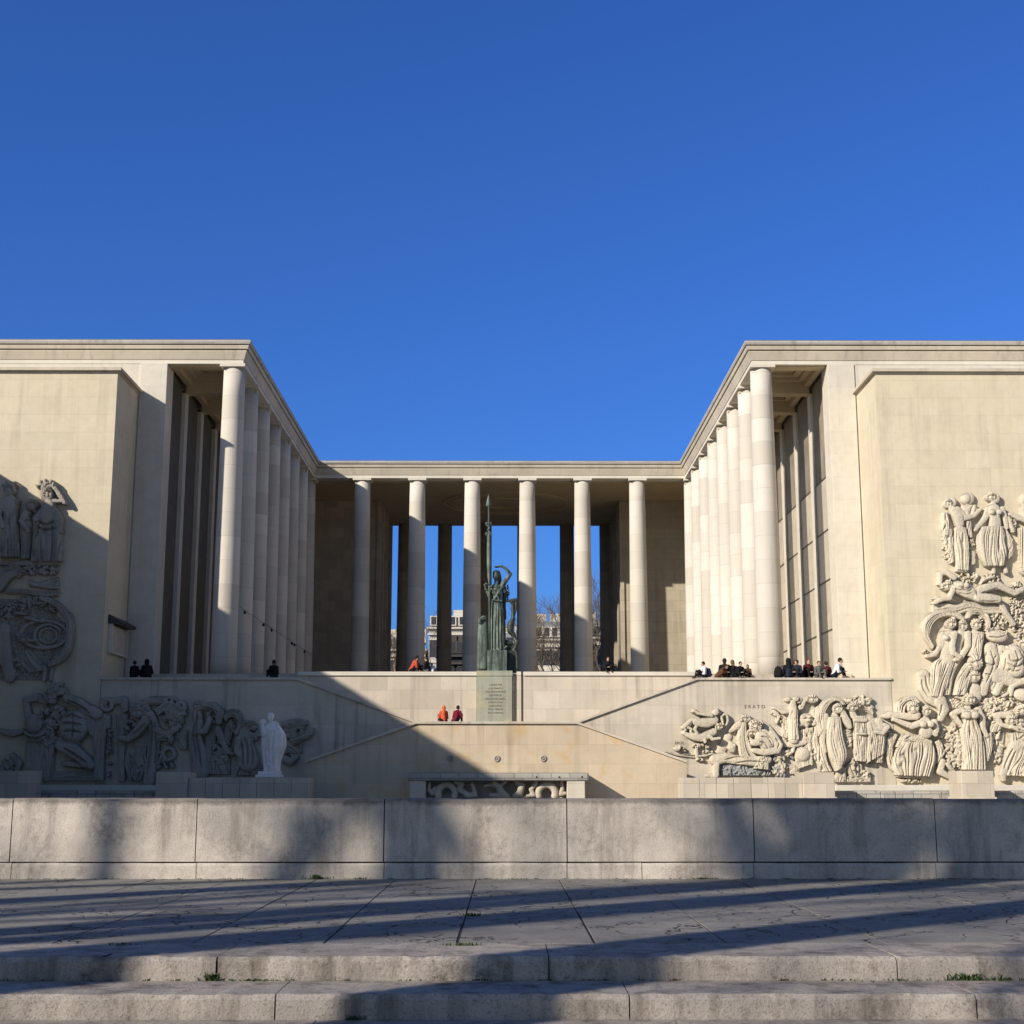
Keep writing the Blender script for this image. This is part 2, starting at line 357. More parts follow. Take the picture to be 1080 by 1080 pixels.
# --- wings
for s in (-1, 1):
    X = lambda a: BX(s*a)
    MB().box(X(19.05), X(20.6), 78.35, 79.9, -1.7, ZC+.185).obj('end_pier', M['pale'], mus, bevel=.02)
    MB().box(X(20.6), X(48), 78.42, 79.8, -1.7, ZC+.185).obj('front_wall', M['pale'], mus)
    # pylon that carries the carving
    MB().box(X(20.65), X(48), 74.0, 78.34, -1.75, 21.93).obj('pylon', M['pylon'], mus)
    cp = MB(); cp.box(X(20.60), X(48), 73.95, 78.33, 21.932, 22.03); cp.box(X(20.42), X(48), 73.77, 78.335, 22.032, 22.20); cp.obj('pylon_coping', M['cornice'], mus)
    # gallery roof slab, beams and stepped coffers
    MB().box(X(14.74), X(19.9), 79.65, 131.4, 24.66, 24.86).obj('roof_slab', M['ceil'], mus)
    cf = MB()
    for i in range(NB+1):
        y = Y1 + i*DY; cf.box(X(14.72), X(19.0), y-.38+(.03 if i == 0 else 0), y+.38, ZC-.25 if i else ZC+.10, 24.655)
    cf.box(X(18.66), X(19.0), Y1+.4, Y2, ZC+.16, 24.65)
    for i in range(NB):
        y0 = Y1+i*DY+.381; y1 = Y1+(i+1)*DY-.381; a0, a1 = 14.72, 18.65
        for d, z in ((.35, 24.1), (.75, 24.3), (1.15, 24.48)):
            cf.box(X(a0), X(a1), y0, y0+d, z, 24.652-d*.001); cf.box(X(a0), X(a1), y1-d, y1, z, 24.652-d*.001)
            cf.box(X(a0+.3), X(a0+.3+d), y0+d, y1-d, z+.003, 24.651-d*.001); cf.box(X(a1-d), X(a1), y0+d, y1-d, z+.003, 24.651-d*.001)
    cf.obj('coffered_ceiling', M['ceil'], mus)
    # inner wall: pilaster strips, tall screened windows and dark panels over them for the shade on the glazing
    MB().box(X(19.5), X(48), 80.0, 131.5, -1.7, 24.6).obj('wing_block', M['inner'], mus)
    for i in range(1, NB+1):
        y = Y1+i*DY; MB().box(X(19.0), X(19.48), y-.38, y+.38, ZF, ZC-.255).obj('pilaster', M['pale'], mus, bevel=.01)
    for i in range(NB):
        if s < 0:
            MB().box(X(19.25), X(19.49), Y1+i*DY+(.92 if i == 0 else .384), Y1+(i+1)*DY-.384, ZF, ZC+.08).obj('wall_panel', M['inner_d'], mus); continue  # much darker stone than the rest of the gallery
        y0 = Y1+i*DY+(.92 if i == 0 else .384); y1 = Y1+(i+1)*DY-.384
        MB().box(X(19.16), X(19.49), y0, y1, 17.6, ZC+.08).obj('upper_shade_panel', M['shade_panel'], mus)  # glazing's shade edge put into colour: dark panel above pale panes
        fr = MB(); 
        for yy in (y0+.001, y1-.051): fr.box(X(19.118), X(19.3), yy, yy+.05, ZF+.01, 17.59)
        for zz in (ZF+.012, 8.6, 11.5, 14.4, 17.48): fr.box(X(19.11), X(19.31), y0+.002, y1-.002, zz, zz+.10)
        f = fr.obj('window', M['frame'], mus)
        MB().box(X(19.128), X(19.26), y0, y1, ZF+.02, 17.58).obj('pane', M['pane'] if s > 0 else M['dpane'], f)
    # portico: closed back wall, then the cheek wall running through to the street
    MB().box(X(10.6), X(19.48), 119.5, 120.3, ZF, 23.98).obj('back_wall', M['inner'] if s < 0 else M['portico'], mus)
    MB().box(X(10.6), X(11.3), 120.31, 131.4, ZF, 23.97).obj('cheek_wall', M['inner'], mus)
    for y in (121.6, 125.8, 130.3):
        MB().box(X(10.2), X(10.59), y, y+.9, ZF, 23.96).obj('pilaster', M['inner'], mus)
    MB().box(X(10.25), X(10.595), 119.35, 120.25, ZF, 23.96).obj('pilaster', M['portico'] if s > 0 else M['inner'], mus)
# portico ceiling with round mouldings
MB().box(BX(-19.4), BX(19.4), 110.5, 131.6, 24.0, 24.5).obj('portico_ceiling', M['ceil'], mus)
rg = MB()
for r0, r1, z in ((5.2, 5.5, .10), (4.6, 4.8, .07), (2.2, 2.5, .10)):
    n = 72; vs = []; fs = []
    for k in range(n):
        a = 2*math.pi*k/n
        for rr, zz in ((r0, 0), (r1, 0), (r1, -z), (r0, -z)): vs.append((BX(.4)+rr*math.cos(a), 120.5+rr*math.sin(a)*.92, 23.998+zz))
    for k in range(n):
        for j in range(4): j2 = (j+1)%4; k2 = (k+1)%n; fs.append((k*4+j, k2*4+j, k2*4+j2, k*4+j2))
    rg.add(vs, fs)
rg.obj('ceiling_ring', M['ceil'], mus)
MB().box(BX(-10.55), BX(10.55), 111.0, 111.4, 23.8, 23.997).obj('ceiling_beam', M['ceil'], mus)
# ================================================================== TERRACE WALLS (carved) AND STAIRS
P = lambda px, py, Y: at(px, py, Y)
xin = P(606, 762, 74).x - AX; zin = P(606, 762, 74).z; xo = P(735, 714, 74).x - AX; ZW = 5.43
walls = {}
for s in (-1, 1):
    X = lambda a: BX(s*a)
    t = tag(empty('terrace_wall', (X(15), 74, -1.7)), *(('shaded carved retaining wall under the left colonnade, dark with weathering', 'terrace wall') if s < 0 else ('sunlit cream retaining wall carved with figures under the right colonnade', 'terrace wall')))
    walls[s] = t
    MB().prism([(X(xin), zin-.12), (X(xo), ZW-.12), (X(20.62), ZW-.12), (X(20.62), -1.72), (X(xin), -1.72)], 74.0, 74.62).obj('wall_face', M['wall_r'], t)
    cp = MB().prism([(X(xin-.3), zin-.21+.0), (X(xo), ZW-.12+.004), (X(20.64), ZW-.116), (X(20.64), ZW), (X(xo-.02), ZW), (X(xin-.3), zin-.09)], 73.88, 74.66)
    cp.obj('coping', M['wall_r'], t, bevel=.01)
    # stairs from the landing up to the terrace and down to the basin
    st = MB(); n = 16
    for k in range(n):
        a0 = xin + (xo-xin)*k/n; a1 = xin + (xo-xin)*(k+1)/n; st.box(X(a0), X(a1), 74.66, 77.45, -1.7, 2.35 + (5.4-2.35)*(k+1)/n)
    n = 22
    for k in range(n):
        a0 = 4.0 + 9.0*k/n; a1 = 4.0 + 9.0*(k+1)/n; st.box(X(a0), X(a1), 72.15, 73.9, -1.74, 2.2 - 3.9*(k+1)/n)
    o = st.obj('stairs', M['plinth']); tag(o, kind='structure')
# upper central wall with the stele
uw = tag(empty('upper_court_wall', (AX, 77.5, 2.3)), 'sunlit upper court wall between the two flights, behind the landing', 'court wall')
zt = P(540, 708.5, 77.5).z
a = P(503, 730, 77.5).x; b = P(540, 730, 77.5).x
w = MB().box(BX(-10.9), a-.02, 77.5, 78.15, 2.2, zt-.22); w.box(b+.62, BX(10.9), 77.5, 78.15, 2.2, zt-.22); w.box(b+.26, b+.5, 77.5, 78.15, 2.2, zt-.2); w.box(a-.02, b+.62, 77.75, 78.16, 2.2, zt-.24)
w.obj('wall_face', M['terrace'], uw)
c_ = MB().box(BX(-10.9), a-.02, 77.40, 78.18, zt-.218, zt); c_.box(b+.62, BX(10.9), 77.40, 78.18, zt-.218, zt); c_.box(b+.26, b+.5, 77.47, 78.18, zt-.198, zt+.01)
c_.obj('coping', M['archi'], uw, bevel=.015)
st = tag(empty('inscribed_stele', ((a+b)/2, 77.6, 2.3)), 'greenish inscribed stone stele set in the middle of the upper court wall', 'stele')
MB().box(a, b, 77.40, 77.74, 2.2, zt-.24).box(a-.03, b+.03, 77.36, 77.74, zt-.238, zt+.05).obj('slab', M['stele'], st, bevel=.01)
lines = ['18 JUIN 1940', 'A LA FRANCE', 'AUX VOLONTAIRES', 'DES FORCES', 'FRANCAISES LIBRES', 'MORTS POUR', "L'HONNEUR", 'ET LA LIBERTE', 'DE LA FRANCE']
inkm = plain('inscription_dark_letters', (.26, .26, .21), .9)  # one even dark tone for all the letters
def text(body, name, loc, size, mat, parent=None, rot=(R(90), 0, 0), ext=.01, align='CENTER'):
    cu = bpy.data.curves.new(name, 'FONT'); cu.body = body; cu.size = size; cu.extrude = ext; cu.align_x = align; cu.resolution_u = 2
    o = bpy.data.objects.new('tmp', cu); COL.objects.link(o); dg = bpy.context.evaluated_depsgraph_get()
    me = bpy.data.meshes.new_from_object(o.evaluated_get(dg)); bpy.data.objects.remove(o)
    me.transform(Matrix.Translation(loc) @ Matrix.Rotation(rot[2], 4, 'Z') @ Matrix.Rotation(rot[0], 4, 'X')); me.materials.clear()
    return link(name, me, mat, parent)
for i, tx in enumerate(lines):
    text(tx, 'inscription', ((a+b)/2+.05, 77.392, zt-.75-i*.19), .125, inkm, st)
# lower central wall (in front of the landing) and the carved fountain at its foot
fw = tag(empty('landing_wall', (AX, 71.5, -1.7)), 'stained cream landing wall that slopes down at both ends above the basin', 'landing wall')
xe = P(724, 802, 71.5).x - AX; zl = P(540, 761, 71.5).z; ze = P(724, 802, 71.5).z; xl = P(608, 761, 71.5).x - AX
MB().prism([(BX(-xe), -1.75), (BX(xe), -1.75), (BX(xe), ze-.12), (BX(xl), zl-.12), (BX(-xl), zl-.12), (BX(-xe), ze-.12)], 71.5, 72.1).obj('wall_face', M['fount'], fw)
MB().prism([(BX(-xe), ze-.118), (BX(-xl), zl-.118), (BX(xl), zl-.118), (BX(xe), ze-.118), (BX(xe), ze+.004), (BX(xl), zl), (BX(-xl), zl), (BX(-xe), ze+.004)], 71.38, 72.14).obj('coping', M['terrace'], fw, bevel=.01)
for px in (475, 524, 573):
    p = P(px, 800, 71.5); m = MB(); m.lathe([(.17, 0), (.17, .04), (.12, .07), (.08, .05), (.08, .02)], seg=24); me = m.mesh('outlet'); me.transform(Matrix.Translation((p.x, 71.5, p.z)) @ Matrix.Rotation(R(90), 4, 'X'))
    link('water_outlet', me, M['relief_d'], fw)
    m = MB(); m.ell((p.x, 71.44, p.z), .05, .04, .05); m.obj('outlet_mouth', M['relief_d'], fw)
o = MB().box(BX(-4.2), BX(4.2), 72.15, 77.48, -1.7, 2.35).obj('landing', M['plinth']); tag(o, kind='structure')
fo = tag(empty('carved_fountain', (AX, 70, -1.7)), 'carved fountain block with coiled serpent rings under a thick rounded slab', 'fountain')
x0 = P(430, 820, 70).x; x1 = P(621, 820, 70).x; z1 = P(540, 815, 70).z; z0 = P(540, 823.5, 70).z
MB().box(x0, x1, 69.75, 71.45, z0, z1).obj('slab', M['curb'], fo, bevel=.1)
mm = MB(); 
for q in (566, 590, 614): 
    p = P(q, 819.5, 69.75); mm.ell((p.x, 69.76, p.z), .05, .04, .05, 10)
mm.obj('spout_holes', M['dark'], fo)
for q0, q1 in ((432, 449), (598, 617)):
    MB().box(P(q0, 830, 69.9).x, P(q1, 830, 69.9).x, 69.85, 71.44, -1.74, z0-.003).obj('end_block', M['terrace'], fo, bevel=.03)
MB().box(P(449.4, 830, 70).x, P(597.6, 830, 70).x, 70.9, 71.43, -1.73, z0-.004).obj('back_panel', M['relief_d'], fo)
ff = lambda x, y, Y: at(420 + x/5.143, 790 + y/5.143, Y)
def fchain(name, pts, k=.0092):
    jr = [(*ff(x, y, 70.35+dy), r*k) for x, y, r, dy in pts]
    link(name, MB().chain(jr, 12).fused(.03), M['plinth'], fo)
def arc(cx, cy, rx, ry, a0, a1, n, r0, r1, dy=0):
    return [(cx+rx*math.cos(R(a0+(a1-a0)*i/n)), cy-ry*math.sin(R(a0+(a1-a0)*i/n)), r0+(r1-r0)*i/n, dy) for i in range(n+1)]
fchain('serpent_coil', arc(262, 240, 46, 46, -20, 200, 14, 17, 20)); fchain('serpent_coil', arc(806, 240, 46, 46, -20, 200, 14, 20, 17))
fchain('sea_creature', [(170,185,8,0),(165,220,12,.0),(185,240,14,0),(200,210,10,0)]); fchain('sea_creature', [(885,180,9,0),(890,215,11,0),(880,245,12,0),(905,240,10,0)])
fchain('sea_creature', [(310,180,12,0),(345,190,14,0),(330,220,16,0),(380,250,16,0),(420,250,12,0),(400,190,10,0)])
fchain('sea_creature', [(640,180,12,0),(670,200,18,0),(660,240,20,0),(630,255,12,0)]); fchain('sea_creature', [(745,185,14,0),(720,220,12,0),(735,250,12,0),(700,255,9,0)])
fchain('water_nymph', [(520,185,13,-.1),(545,205,18,0),(560,235,22,0),(590,255,16,0),(500,250,12,0)]); fchain('water_nymph', [(470,200,8,0),(500,195,9,0),(545,205,12,0),(580,180,8,-.1),(570,150,6,-.2)])
# low plinth walls, pedestals and the basin curb (the same on both sides of the axis)
for s in (-1, 1):
    def X2(px, Y): 
        v = P(px, 830, Y).x - AX; return BX(s*v)
    side = 'left' if s < 0 else 'right'
    lw = MB(); Yl = 67.6; zt1 = P(540, 820.3, Yl).z; n = 7; A = P(720, 830, Yl).x; B = P(846.5, 830, Yl).x
    for k in range(n):
        a0 = A+(B-A)*k/n + .006; a1 = A+(B-A)*(k+1)/n - .006; lw.box(BX(s*(a0-AX)), BX(s*(a1-AX)), Yl, Yl+1.9, -1.75, zt1 + (.012 if k % 2 else 0))
    o = lw.obj('low_plinth_wall', M['plinth'], bevel=.02); tag(o, 'low block wall that carries the white marble statue' if s < 0 else 'low block wall in full sun below the bent carved shepherd', 'low wall')
    for q0, q1, yy, lab in ((847, 880, 814.5, 'inner'), (1014, 1048, 813, 'outer')):
        zz = P(540, yy, 67.5).z; m = MB().box(X2(q0, 67.5), X2(q1, 67.5), 67.4, 69.4, -1.1, zz); 
        m.box(X2(q0-1.5, 67.5), X2(q1+1.5, 67.5), 67.3, 69.5, -1.75, -.62)
        o = m.obj('pedestal', M['plinth'], bevel=.02)
        tag(o, {('left','inner'): 'empty square pedestal in shade at the end of the wall under the marble statue', ('left','outer'): 'empty square pedestal in shade below the carved mass of grapes',
                ('right','inner'): 'empty sunlit pedestal beside the low block wall and the veiled carved woman', ('right','outer'): 'empty sunlit pedestal below the carved woman with hand on hip'}[(side, lab)], 'pedestal')
    lg = MB().box(X2(881, 73.6), X2(1180, 73.6), 73.45, 73.97, P(540, 833, 73.6).z-.05, P(540, 828, 73.6).z); o = lg.obj('base_ledge', M['archi'], bevel=.02)
    tag(o, 'shaded projecting ledge under the left carved figures' if s < 0 else 'bright projecting ledge under the right carved figures', 'ledge')
    cb = MB(); zc_ = P(540, 834.5, 69.8).z; q = 884
    random.seed(3)
    xx = P(884, 834, 69.8).x
    while xx < 40:
        wdt = random.uniform(.7, 1.5); hh = random.uniform(-.03, .03); cb.box(BX(s*(xx-AX)), BX(s*(xx+wdt-.015-AX)), 69.75+random.uniform(0, .06), 70.6, -1.72, zc_+hh); xx += wdt
    o = cb.obj('basin_curb', M['curb'], bevel=.03); tag(o, 'mottled stone basin curb in shade beyond the parapet on the left' if s < 0 else 'mottled grey stone basin curb beyond the parapet on the right', 'basin curb')
# ================================================================== NEAR PARAPET, PAVEMENT AND STEPS
pp = tag(empty('parapet_wall', (0, 16.3, -1.05)), 'long weathered grey stone parapet of large blocks in tree shade', 'parapet')
PYF = 16.3; js = [P(q, 875, PYF).x for q in (12, 207, 405, 598, 795, 987)]
js = [js[0]-2.1*k for k in (6,5,4,3,2,1)] + js + [js[-1]+2.1*k for k in (1,2,3,4,5,6)]
def rough_block(mb, x0, x1, y0, y1, z0, z1, jit=.004, cut=.22):
    """a block whose top arrises are worn: subdivided along its length with jittered top edge"""
    n = max(1, int((x1-x0)/cut)); vs = []; fs = []
    ring = [(y0, z0), (y0, z1-.028), (y0+.022, z1), (y1, z1), (y1, z0)]
    for i in range(n+1):
        x = x0+(x1-x0)*i/n
        for j, (y, z) in enumerate(ring):
            d = random.gauss(0, jit) if j in (1, 2) else 0; e = abs(random.gauss(0, jit)) if j in (1, 2) else 0
            if j in (1, 2) and cut > .1 and jit > .0029 and random.random() < .06: d -= random.uniform(.005, .018); e += random.uniform(.004, .014)
            vs.append((x, y+e, z+d))
    m = len(ring)
    for i in range(n):
        for j in range(m): j2 = (j+1)%m; fs.append((i*m+j, (i+1)*m+j, (i+1)*m+j2, i*m+j2))
    fs += [tuple(range(m)), tuple(n*m+j for j in range(m))[::-1]]
    mb.add(vs, fs)
ztop = P(540, 842.5, PYF).z; zb = P(540, 909.5, PYF).z
bl = MB()
for a, b in zip(js[:-1], js[1:]):
    t = random.gauss(0, .003); rough_block(bl, a+.006, b-.006, PYF+t, PYF+.62, zb+.008, ztop+random.gauss(0, .003))
bl.obj('wall_blocks', M['parapet'], pp, fine=1)
bs = MB(); q = [P(v, 920, PYF).x for v in (12, 207, 405, 598, 677, 795, 987)]; q = [q[0]-1.6*k for k in (8,7,6,5,4,3,2,1)] + q + [q[-1]+1.7*k for k in range(1, 8)]
for a, b in zip(q[:-1], q[1:]): rough_block(bs, a+.004, b-.004, PYF-.012, PYF+.6, -1.2, zb-.008, .002)
bs.obj('base_course', M['parapet'], pp, fine=1)
MB().box(js[0]+.02, js[-1]-.02, PYF+.03, PYF+.58, -1.2, ztop-.03).obj('joint_core', M['dark'], pp)
# pavement slabs
pv = MB(); xs = [-.32, .6, 1.49, 2.55, 3.4, 4.15, 5.05, 5.95, 6.9, 7.8, 8.7, 9.6, 10.5]; xs = [-14, -13, -12, -11, -10, -9.2, -8.4, -7.5, -6.6, -5.7, -4.8, -3.9, -3.03, -2.1, -1.22] + xs + [11.4, 12.3, 13.2]
random.seed(21)
YE, YS = 9.07, 9.82
for a, b in zip(xs[:-1], xs[1:]):
    cuts = [YS, PYF-.013]
    if random.random() < .6: cuts.insert(1, random.choice([12.1, 12.1, 11.0, 13.5]))
    if abs(a-.6) < .1 or abs(a+.32) < .1: cuts = [YS, 12.15, PYF-.013]
    for c, d in zip(cuts[:-1], cuts[1:]):
        h = -1.05+random.uniform(-.003, .002); w = random.choice([.006, .006, .008, .012]); w2 = .004
        vs = [(a+w, c+w2, -1.16), (b-w, c+w2, -1.16), (b-w, d-w2, -1.16), (a+w, d-w2, -1.16), (a+w, c+w2, h), (b-w, c+w2, h+random.gauss(0, .0015)), (b-w, d-w2, h+random.gauss(0, .0015)), (a+w, d-w2, h)]
        pv.add(vs, [(0,3,2,1),(4,5,6,7),(0,1,5,4),(1,2,6,5),(2,3,7,6),(3,0,4,7)])
o = pv.obj('pavement', M['pave'], bevel=.002); tag(o, kind='structure')
o = MB().box(-14, 13.2, YE+.06, PYF+.05, -1.6, -1.0565).obj('pavement_bed', M['dark']); tag(o, kind='structure')
sp = MB()
def course(xj, y0, y1, z0, z1, jit=.0028):
    for a, b in zip(xj[:-1], xj[1:]): rough_block(sp, a+.004, b-.004, y0+random.gauss(0, .004), y1, z0, z1, jit, .07)
j1 = [P(v, 1022, YE).x for v in (228, 579)]; j1 = [j1[0]-2.15*k for k in (5,4,3,2,1)]+j1+[j1[-1]+2.15*k for k in (1,2,3,4,5)]
course(j1, YE, YS-.003, -1.3, -1.051)
Y_2 = 8.48; j2 = [P(v, 1062, Y_2).x for v in (290, 664, 1030)]; j2 = [j2[0]-2.1*k for k in (5,4,3,2,1)]+j2+[j2[-1]+2.1*k for k in (1,2,3,4)]
course(j2, Y_2, YE-.002, -1.45, -1.191)
Y_3 = 7.9; course([v+.7 for v in j1], Y_3, Y_2-.002, -1.6, -1.328); course([v+.3 for v in j2], 7.3, Y_3-.002, -1.72, -1.47)
o = sp.obj('steps', M['step1'], fine=1); tag(o, kind='structure')
o = MB().box(-11.5, 11, 7.35, 7.85, -1.9, -1.50).box(-11.5, 11, 7.95, 8.42, -1.8, -1.36).box(-11.5, 11, 8.55, 9.0, -1.8, -1.22).box(-11.5, 11, 9.15, 9.75, -1.7, -1.08).obj('steps_bed', M['dark']); tag(o, kind='structure')
# tufts growing in the joints
gm = plain('tuft_leaves', (.05, .085, .02), .8, sc=40); tf = MB(); random.seed(5)
def tuft(x, y, z, r, n, h):
    for _ in range(n):
        a = random.uniform(0, 6.28); d = abs(random.gauss(0, r)); px_, py_ = x+d*math.cos(a)*1.6, y+d*math.sin(a)*.35; hh = h*random.uniform(.4, 1.1); t = random.uniform(0, 6.28)
        lx, ly = math.cos(t)*hh*.7, math.sin(t)*hh*.7; w = random.uniform(.003, .007); wx, wy = -math.sin(t)*w, math.cos(t)*w
        tf.add([(px_-wx, py_-wy, z), (px_+wx, py_+wy, z), (px_+wx*1.2+lx*.6, py_+wy*1.2+ly*.6, z+hh*.8), (px_+lx, py_+ly, z+hh)], [(0,1,2,3)])
for px, py, Y, z, r, n, h in ((333,925,16.27,-1.05,.045,60,.05),(380,925,16.27,-1.05,.03,30,.025),(740,925,16.27,-1.05,.08,70,.02),(222,1031,9.06,-1.19,.03,50,.055),(262,1032,9.06,-1.19,.07,60,.015),
        (1017,1030,9.06,-1.19,.05,90,.05),(950,1033,9.06,-1.19,.12,60,.015),(1060,1033,9.06,-1.19,.05,50,.02),(373,1075,8.47,-1.33,.02,36,.03),(540,925,16.27,-1.05,.1,40,.012),(1000,925,16.27,-1.05,.1,60,.012)):
    p = at(px, py, Y); tuft(p.x, Y, z, r, n, h)
for px, py, r, n, h in ((498,966,.035,50,.03),(486,997,.06,70,.022),(130,996,.05,30,.015),(500,945,.02,20,.02)):
    d = at(px, py, 10.0); Y = 10.0*(-1.05/d.z); p = at(px, py, Y); tuft(p.x, Y, -1.052, r, n, h)
for a, b in zip(js, js[1:]):
    for _ in range(9): tuft(random.uniform(a, b), 16.28, -1.05, .03, 9, .012)
    for _ in range(5): tuft(random.uniform(a, b)*.6, 9.06, -1.19, .03, 9, .012)
o = tf.obj('grass', gm); tag(o, kind='stuff')
# ================================================================== CARVED RELIEFS: each figure a height field of its own standing out of the wall
YR = 74.0; PXM = .0503                       # metres per survey pixel on the wall
def cr(pts, n):
    """Catmull-Rom through pts, n samples evenly along the length"""
    p = np.array(pts, float)
    if len(p) == 2: return p[0] + (p[1]-p[0])*np.linspace(0, 1, n)[:, None]
    q = np.vstack([2*p[0]-p[1], p, 2*p[-1]-p[-2]]); out = []
    for i in range(len(p)-1):
        t = np.linspace(0, 1, 24, endpoint=False)[:, None]; a, b, c, d = q[i:i+4]
        out.append(.5*((2*b)+(c-a)*t+(2*a-5*b+4*c-d)*t*t+(3*b-a-3*c+d)*t**3))
    out = np.vstack(out+[p[-1:]]); s = np.r_[0, np.cumsum(np.hypot(*np.diff(out, axis=0).T))]
    u = np.linspace(0, s[-1], n); return np.stack([np.interp(u, s, out[:, 0]), np.interp(u, s, out[:, 1])], 1)
class Rel:
    """ops are given in an enlarged frame (ox, oy, k) of the survey photograph"""
    def __init__(s, ox, oy, k): s.o = (ox, oy, k); s.ops = []; s.bb = [1e9, 1e9, -1e9, -1e9]
    def T(s, p): p = np.array(p, float).reshape(-1, 2); return np.stack([s.o[0]+p[:, 0]/s.o[2], s.o[1]+p[:, 1]/s.o[2]], 1)
    def ext(s, P, r=0):
        s.bb = [min(s.bb[0], P[:, 0].min()-r), min(s.bb[1], P[:, 1].min()-r), max(s.bb[2], P[:, 0].max()+r), max(s.bb[3], P[:, 1].max()+r)]
    def l(s, pts, b=.16, sq=1.0):                       # limb: flat list x, y, r ...
        a = np.array(pts, float).reshape(-1, 3); Q = s.T(a[:, :2]); r = a[:, 2]/s.o[2]; s.ext(Q, r.max()); s.ops.append(('l', Q, r, b, sq)); return s
    def e(s, cx, cy, rx, ry, ang=0, b=.16):
        Q = s.T((cx, cy)); r = (rx/s.o[2], ry/s.o[2]); s.ext(Q, max(r)); s.ops.append(('e', Q[0], r, R(ang), b)); return s
    def r(s, L, Rr, n=3, b=.15, amp=.11, dome=.14, wig=0):
        L = s.T(L); Q = s.T(Rr); s.ext(np.vstack([L, Q]), 2); s.ops.append(('r', L, Q, n, b, amp, dome, wig)); return s
    def b(s, cx, cy, rx, ry, n=40, rad=12, b=.08):      # flowers, curls, leaves
        rs = np.random.RandomState(int(cx*7+cy*13+s.o[0]) % 9999)
        a = rs.uniform(0, 6.28, n); d = np.sqrt(rs.uniform(0, 1, n)); 
        P = s.T(np.stack([cx+rx*d*np.cos(a), cy+ry*d*np.sin(a)], 1)); r = rad/s.o[2]*rs.uniform(.6, 1.3, n); s.ext(P, r.max())
        s.ops.append(('b', P, r, rs.uniform(0, 3.14, n), b+rs.uniform(0, .10, n))); return s
    def g(s, pts, w=10, dep=.09):                        # chiselled groove: flat list x, y ...
        Q = cr(s.T(np.array(pts, float).reshape(-1, 2)), 14); s.ops.append(('g', Q, w/s.o[2], dep)); return s
    def ring(s, cx, cy, rx, ry, w, b=.12, a0=0, a1=360):
        t = np.linspace(R(a0), R(a1), 26); f = w/2
        s.r(np.stack([cx+(rx+f)*np.cos(t), cy-(ry+f)*np.sin(t)], 1), np.stack([cx+(rx-f)*np.cos(t), cy-(ry-f)*np.sin(t)], 1), 1, b, 0, .08); return s
    def p(s, poly, b=.06, rough=.05):                   # low background slab
        Q = s.T(poly); s.ext(Q, 1); s.ops.append(('p', Q, b, rough)); return s
    def field(s, x0=None, x1=None):
        st = .42; bb = s.bb; nx = int((bb[2]-bb[0]+4)/st)+1; ny = int((bb[3]-bb[1]+4)/st)+1
        gx = bb[0]-2+np.arange(nx)*st; gy = bb[1]-2+np.arange(ny)*st; X, Y = np.meshgrid(gx, gy); H = np.zeros_like(X)
        for op in s.ops:
            if op[0] == 'l':
                _, Q, r, b, sq = op
                segs = zip(Q[:-1], Q[1:], r[:-1], r[1:]) if len(Q) > 1 else [(Q[0], Q[0]+1e-3, r[0], r[0])]
                for p, q, r0, r1 in segs:
                    d = q-p; t = np.clip(((X-p[0])*d[0]+(Y-p[1])*d[1])/(d@d+1e-9), 0, 1); dist = np.hypot(X-p[0]-t*d[0], Y-p[1]-t*d[1]); rr = r0+(r1-r0)*t
                    k = 1-(dist/rr)**2; h = np.where(k > 0, b*1.4+.4*rr*PXM*np.maximum(k, 0)**.30*sq, 0); H = np.maximum(H, h)
            elif op[0] == 'g':
                _, Q, w, dep = op; D2 = np.full(X.shape, 9.0); sh = np.minimum(1, np.minimum(np.arange(len(Q)), np.arange(len(Q))[::-1])/3+.2)
                for p, q, a in zip(Q[:-1], Q[1:], sh[1:]):
                    i0, i1 = np.searchsorted(gx, [min(p[0], q[0])-2*w, max(p[0], q[0])+2*w]); j0, j1 = np.searchsorted(gy, [min(p[1], q[1])-2*w, max(p[1], q[1])+2*w])
                    if i1 <= i0 or j1 <= j0: continue
                    x_ = X[j0:j1, i0:i1]; y_ = Y[j0:j1, i0:i1]; d = q-p; t = np.clip(((x_-p[0])*d[0]+(y_-p[1])*d[1])/(d@d+1e-9), 0, 1); D2[j0:j1, i0:i1] = np.minimum(D2[j0:j1, i0:i1], np.hypot(x_-p[0]-t*d[0], y_-p[1]-t*d[1])/w/a)
                H = np.where(H > 0, np.maximum(H-dep*np.exp(-D2**2*1.5), .03), 0)
            elif op[0] == 'e':
                _, c, (rx, ry), an, b = op; dx = X-c[0]; dy = Y-c[1]; u = (dx*math.cos(an)+dy*math.sin(an))/rx; v = (-dx*math.sin(an)+dy*math.cos(an))/ry
                k = 1-u*u-v*v; hh = np.where(k > 0, b*1.25+.46*min(rx, ry)*PXM*np.maximum(k, 0)**.34, 0)
                if 3.6 < min(rx, ry) < 8.5 and .16 <= b <= .31 and max(rx, ry)/min(rx, ry) < 1.6:     # a head: eyes, nose, mouth, hair strands
                    hh = hh - np.where(hh > 0, (.022*(np.exp(-(((u-.36)/.2)**2+((v+.02)/.13)**2))+np.exp(-(((u+.36)/.2)**2+((v+.02)/.13)**2)))+.018*np.exp(-((u/.22)**2+((v-.62)/.07)**2))-.04*np.exp(-((u/.13)**2+((v-.2)/.3)**2))), 0)
                    hair = (v < -.28-.3*(1-u*u)*0) | (np.abs(u) > .74); hh = np.where((hh > 0) & hair, hh+.05+.04*np.sin(np.arctan2(v-.2, u)*15), hh)
                H = np.maximum(H, hh)
            elif op[0] == 'b':
                _, P, r, an, bs = op
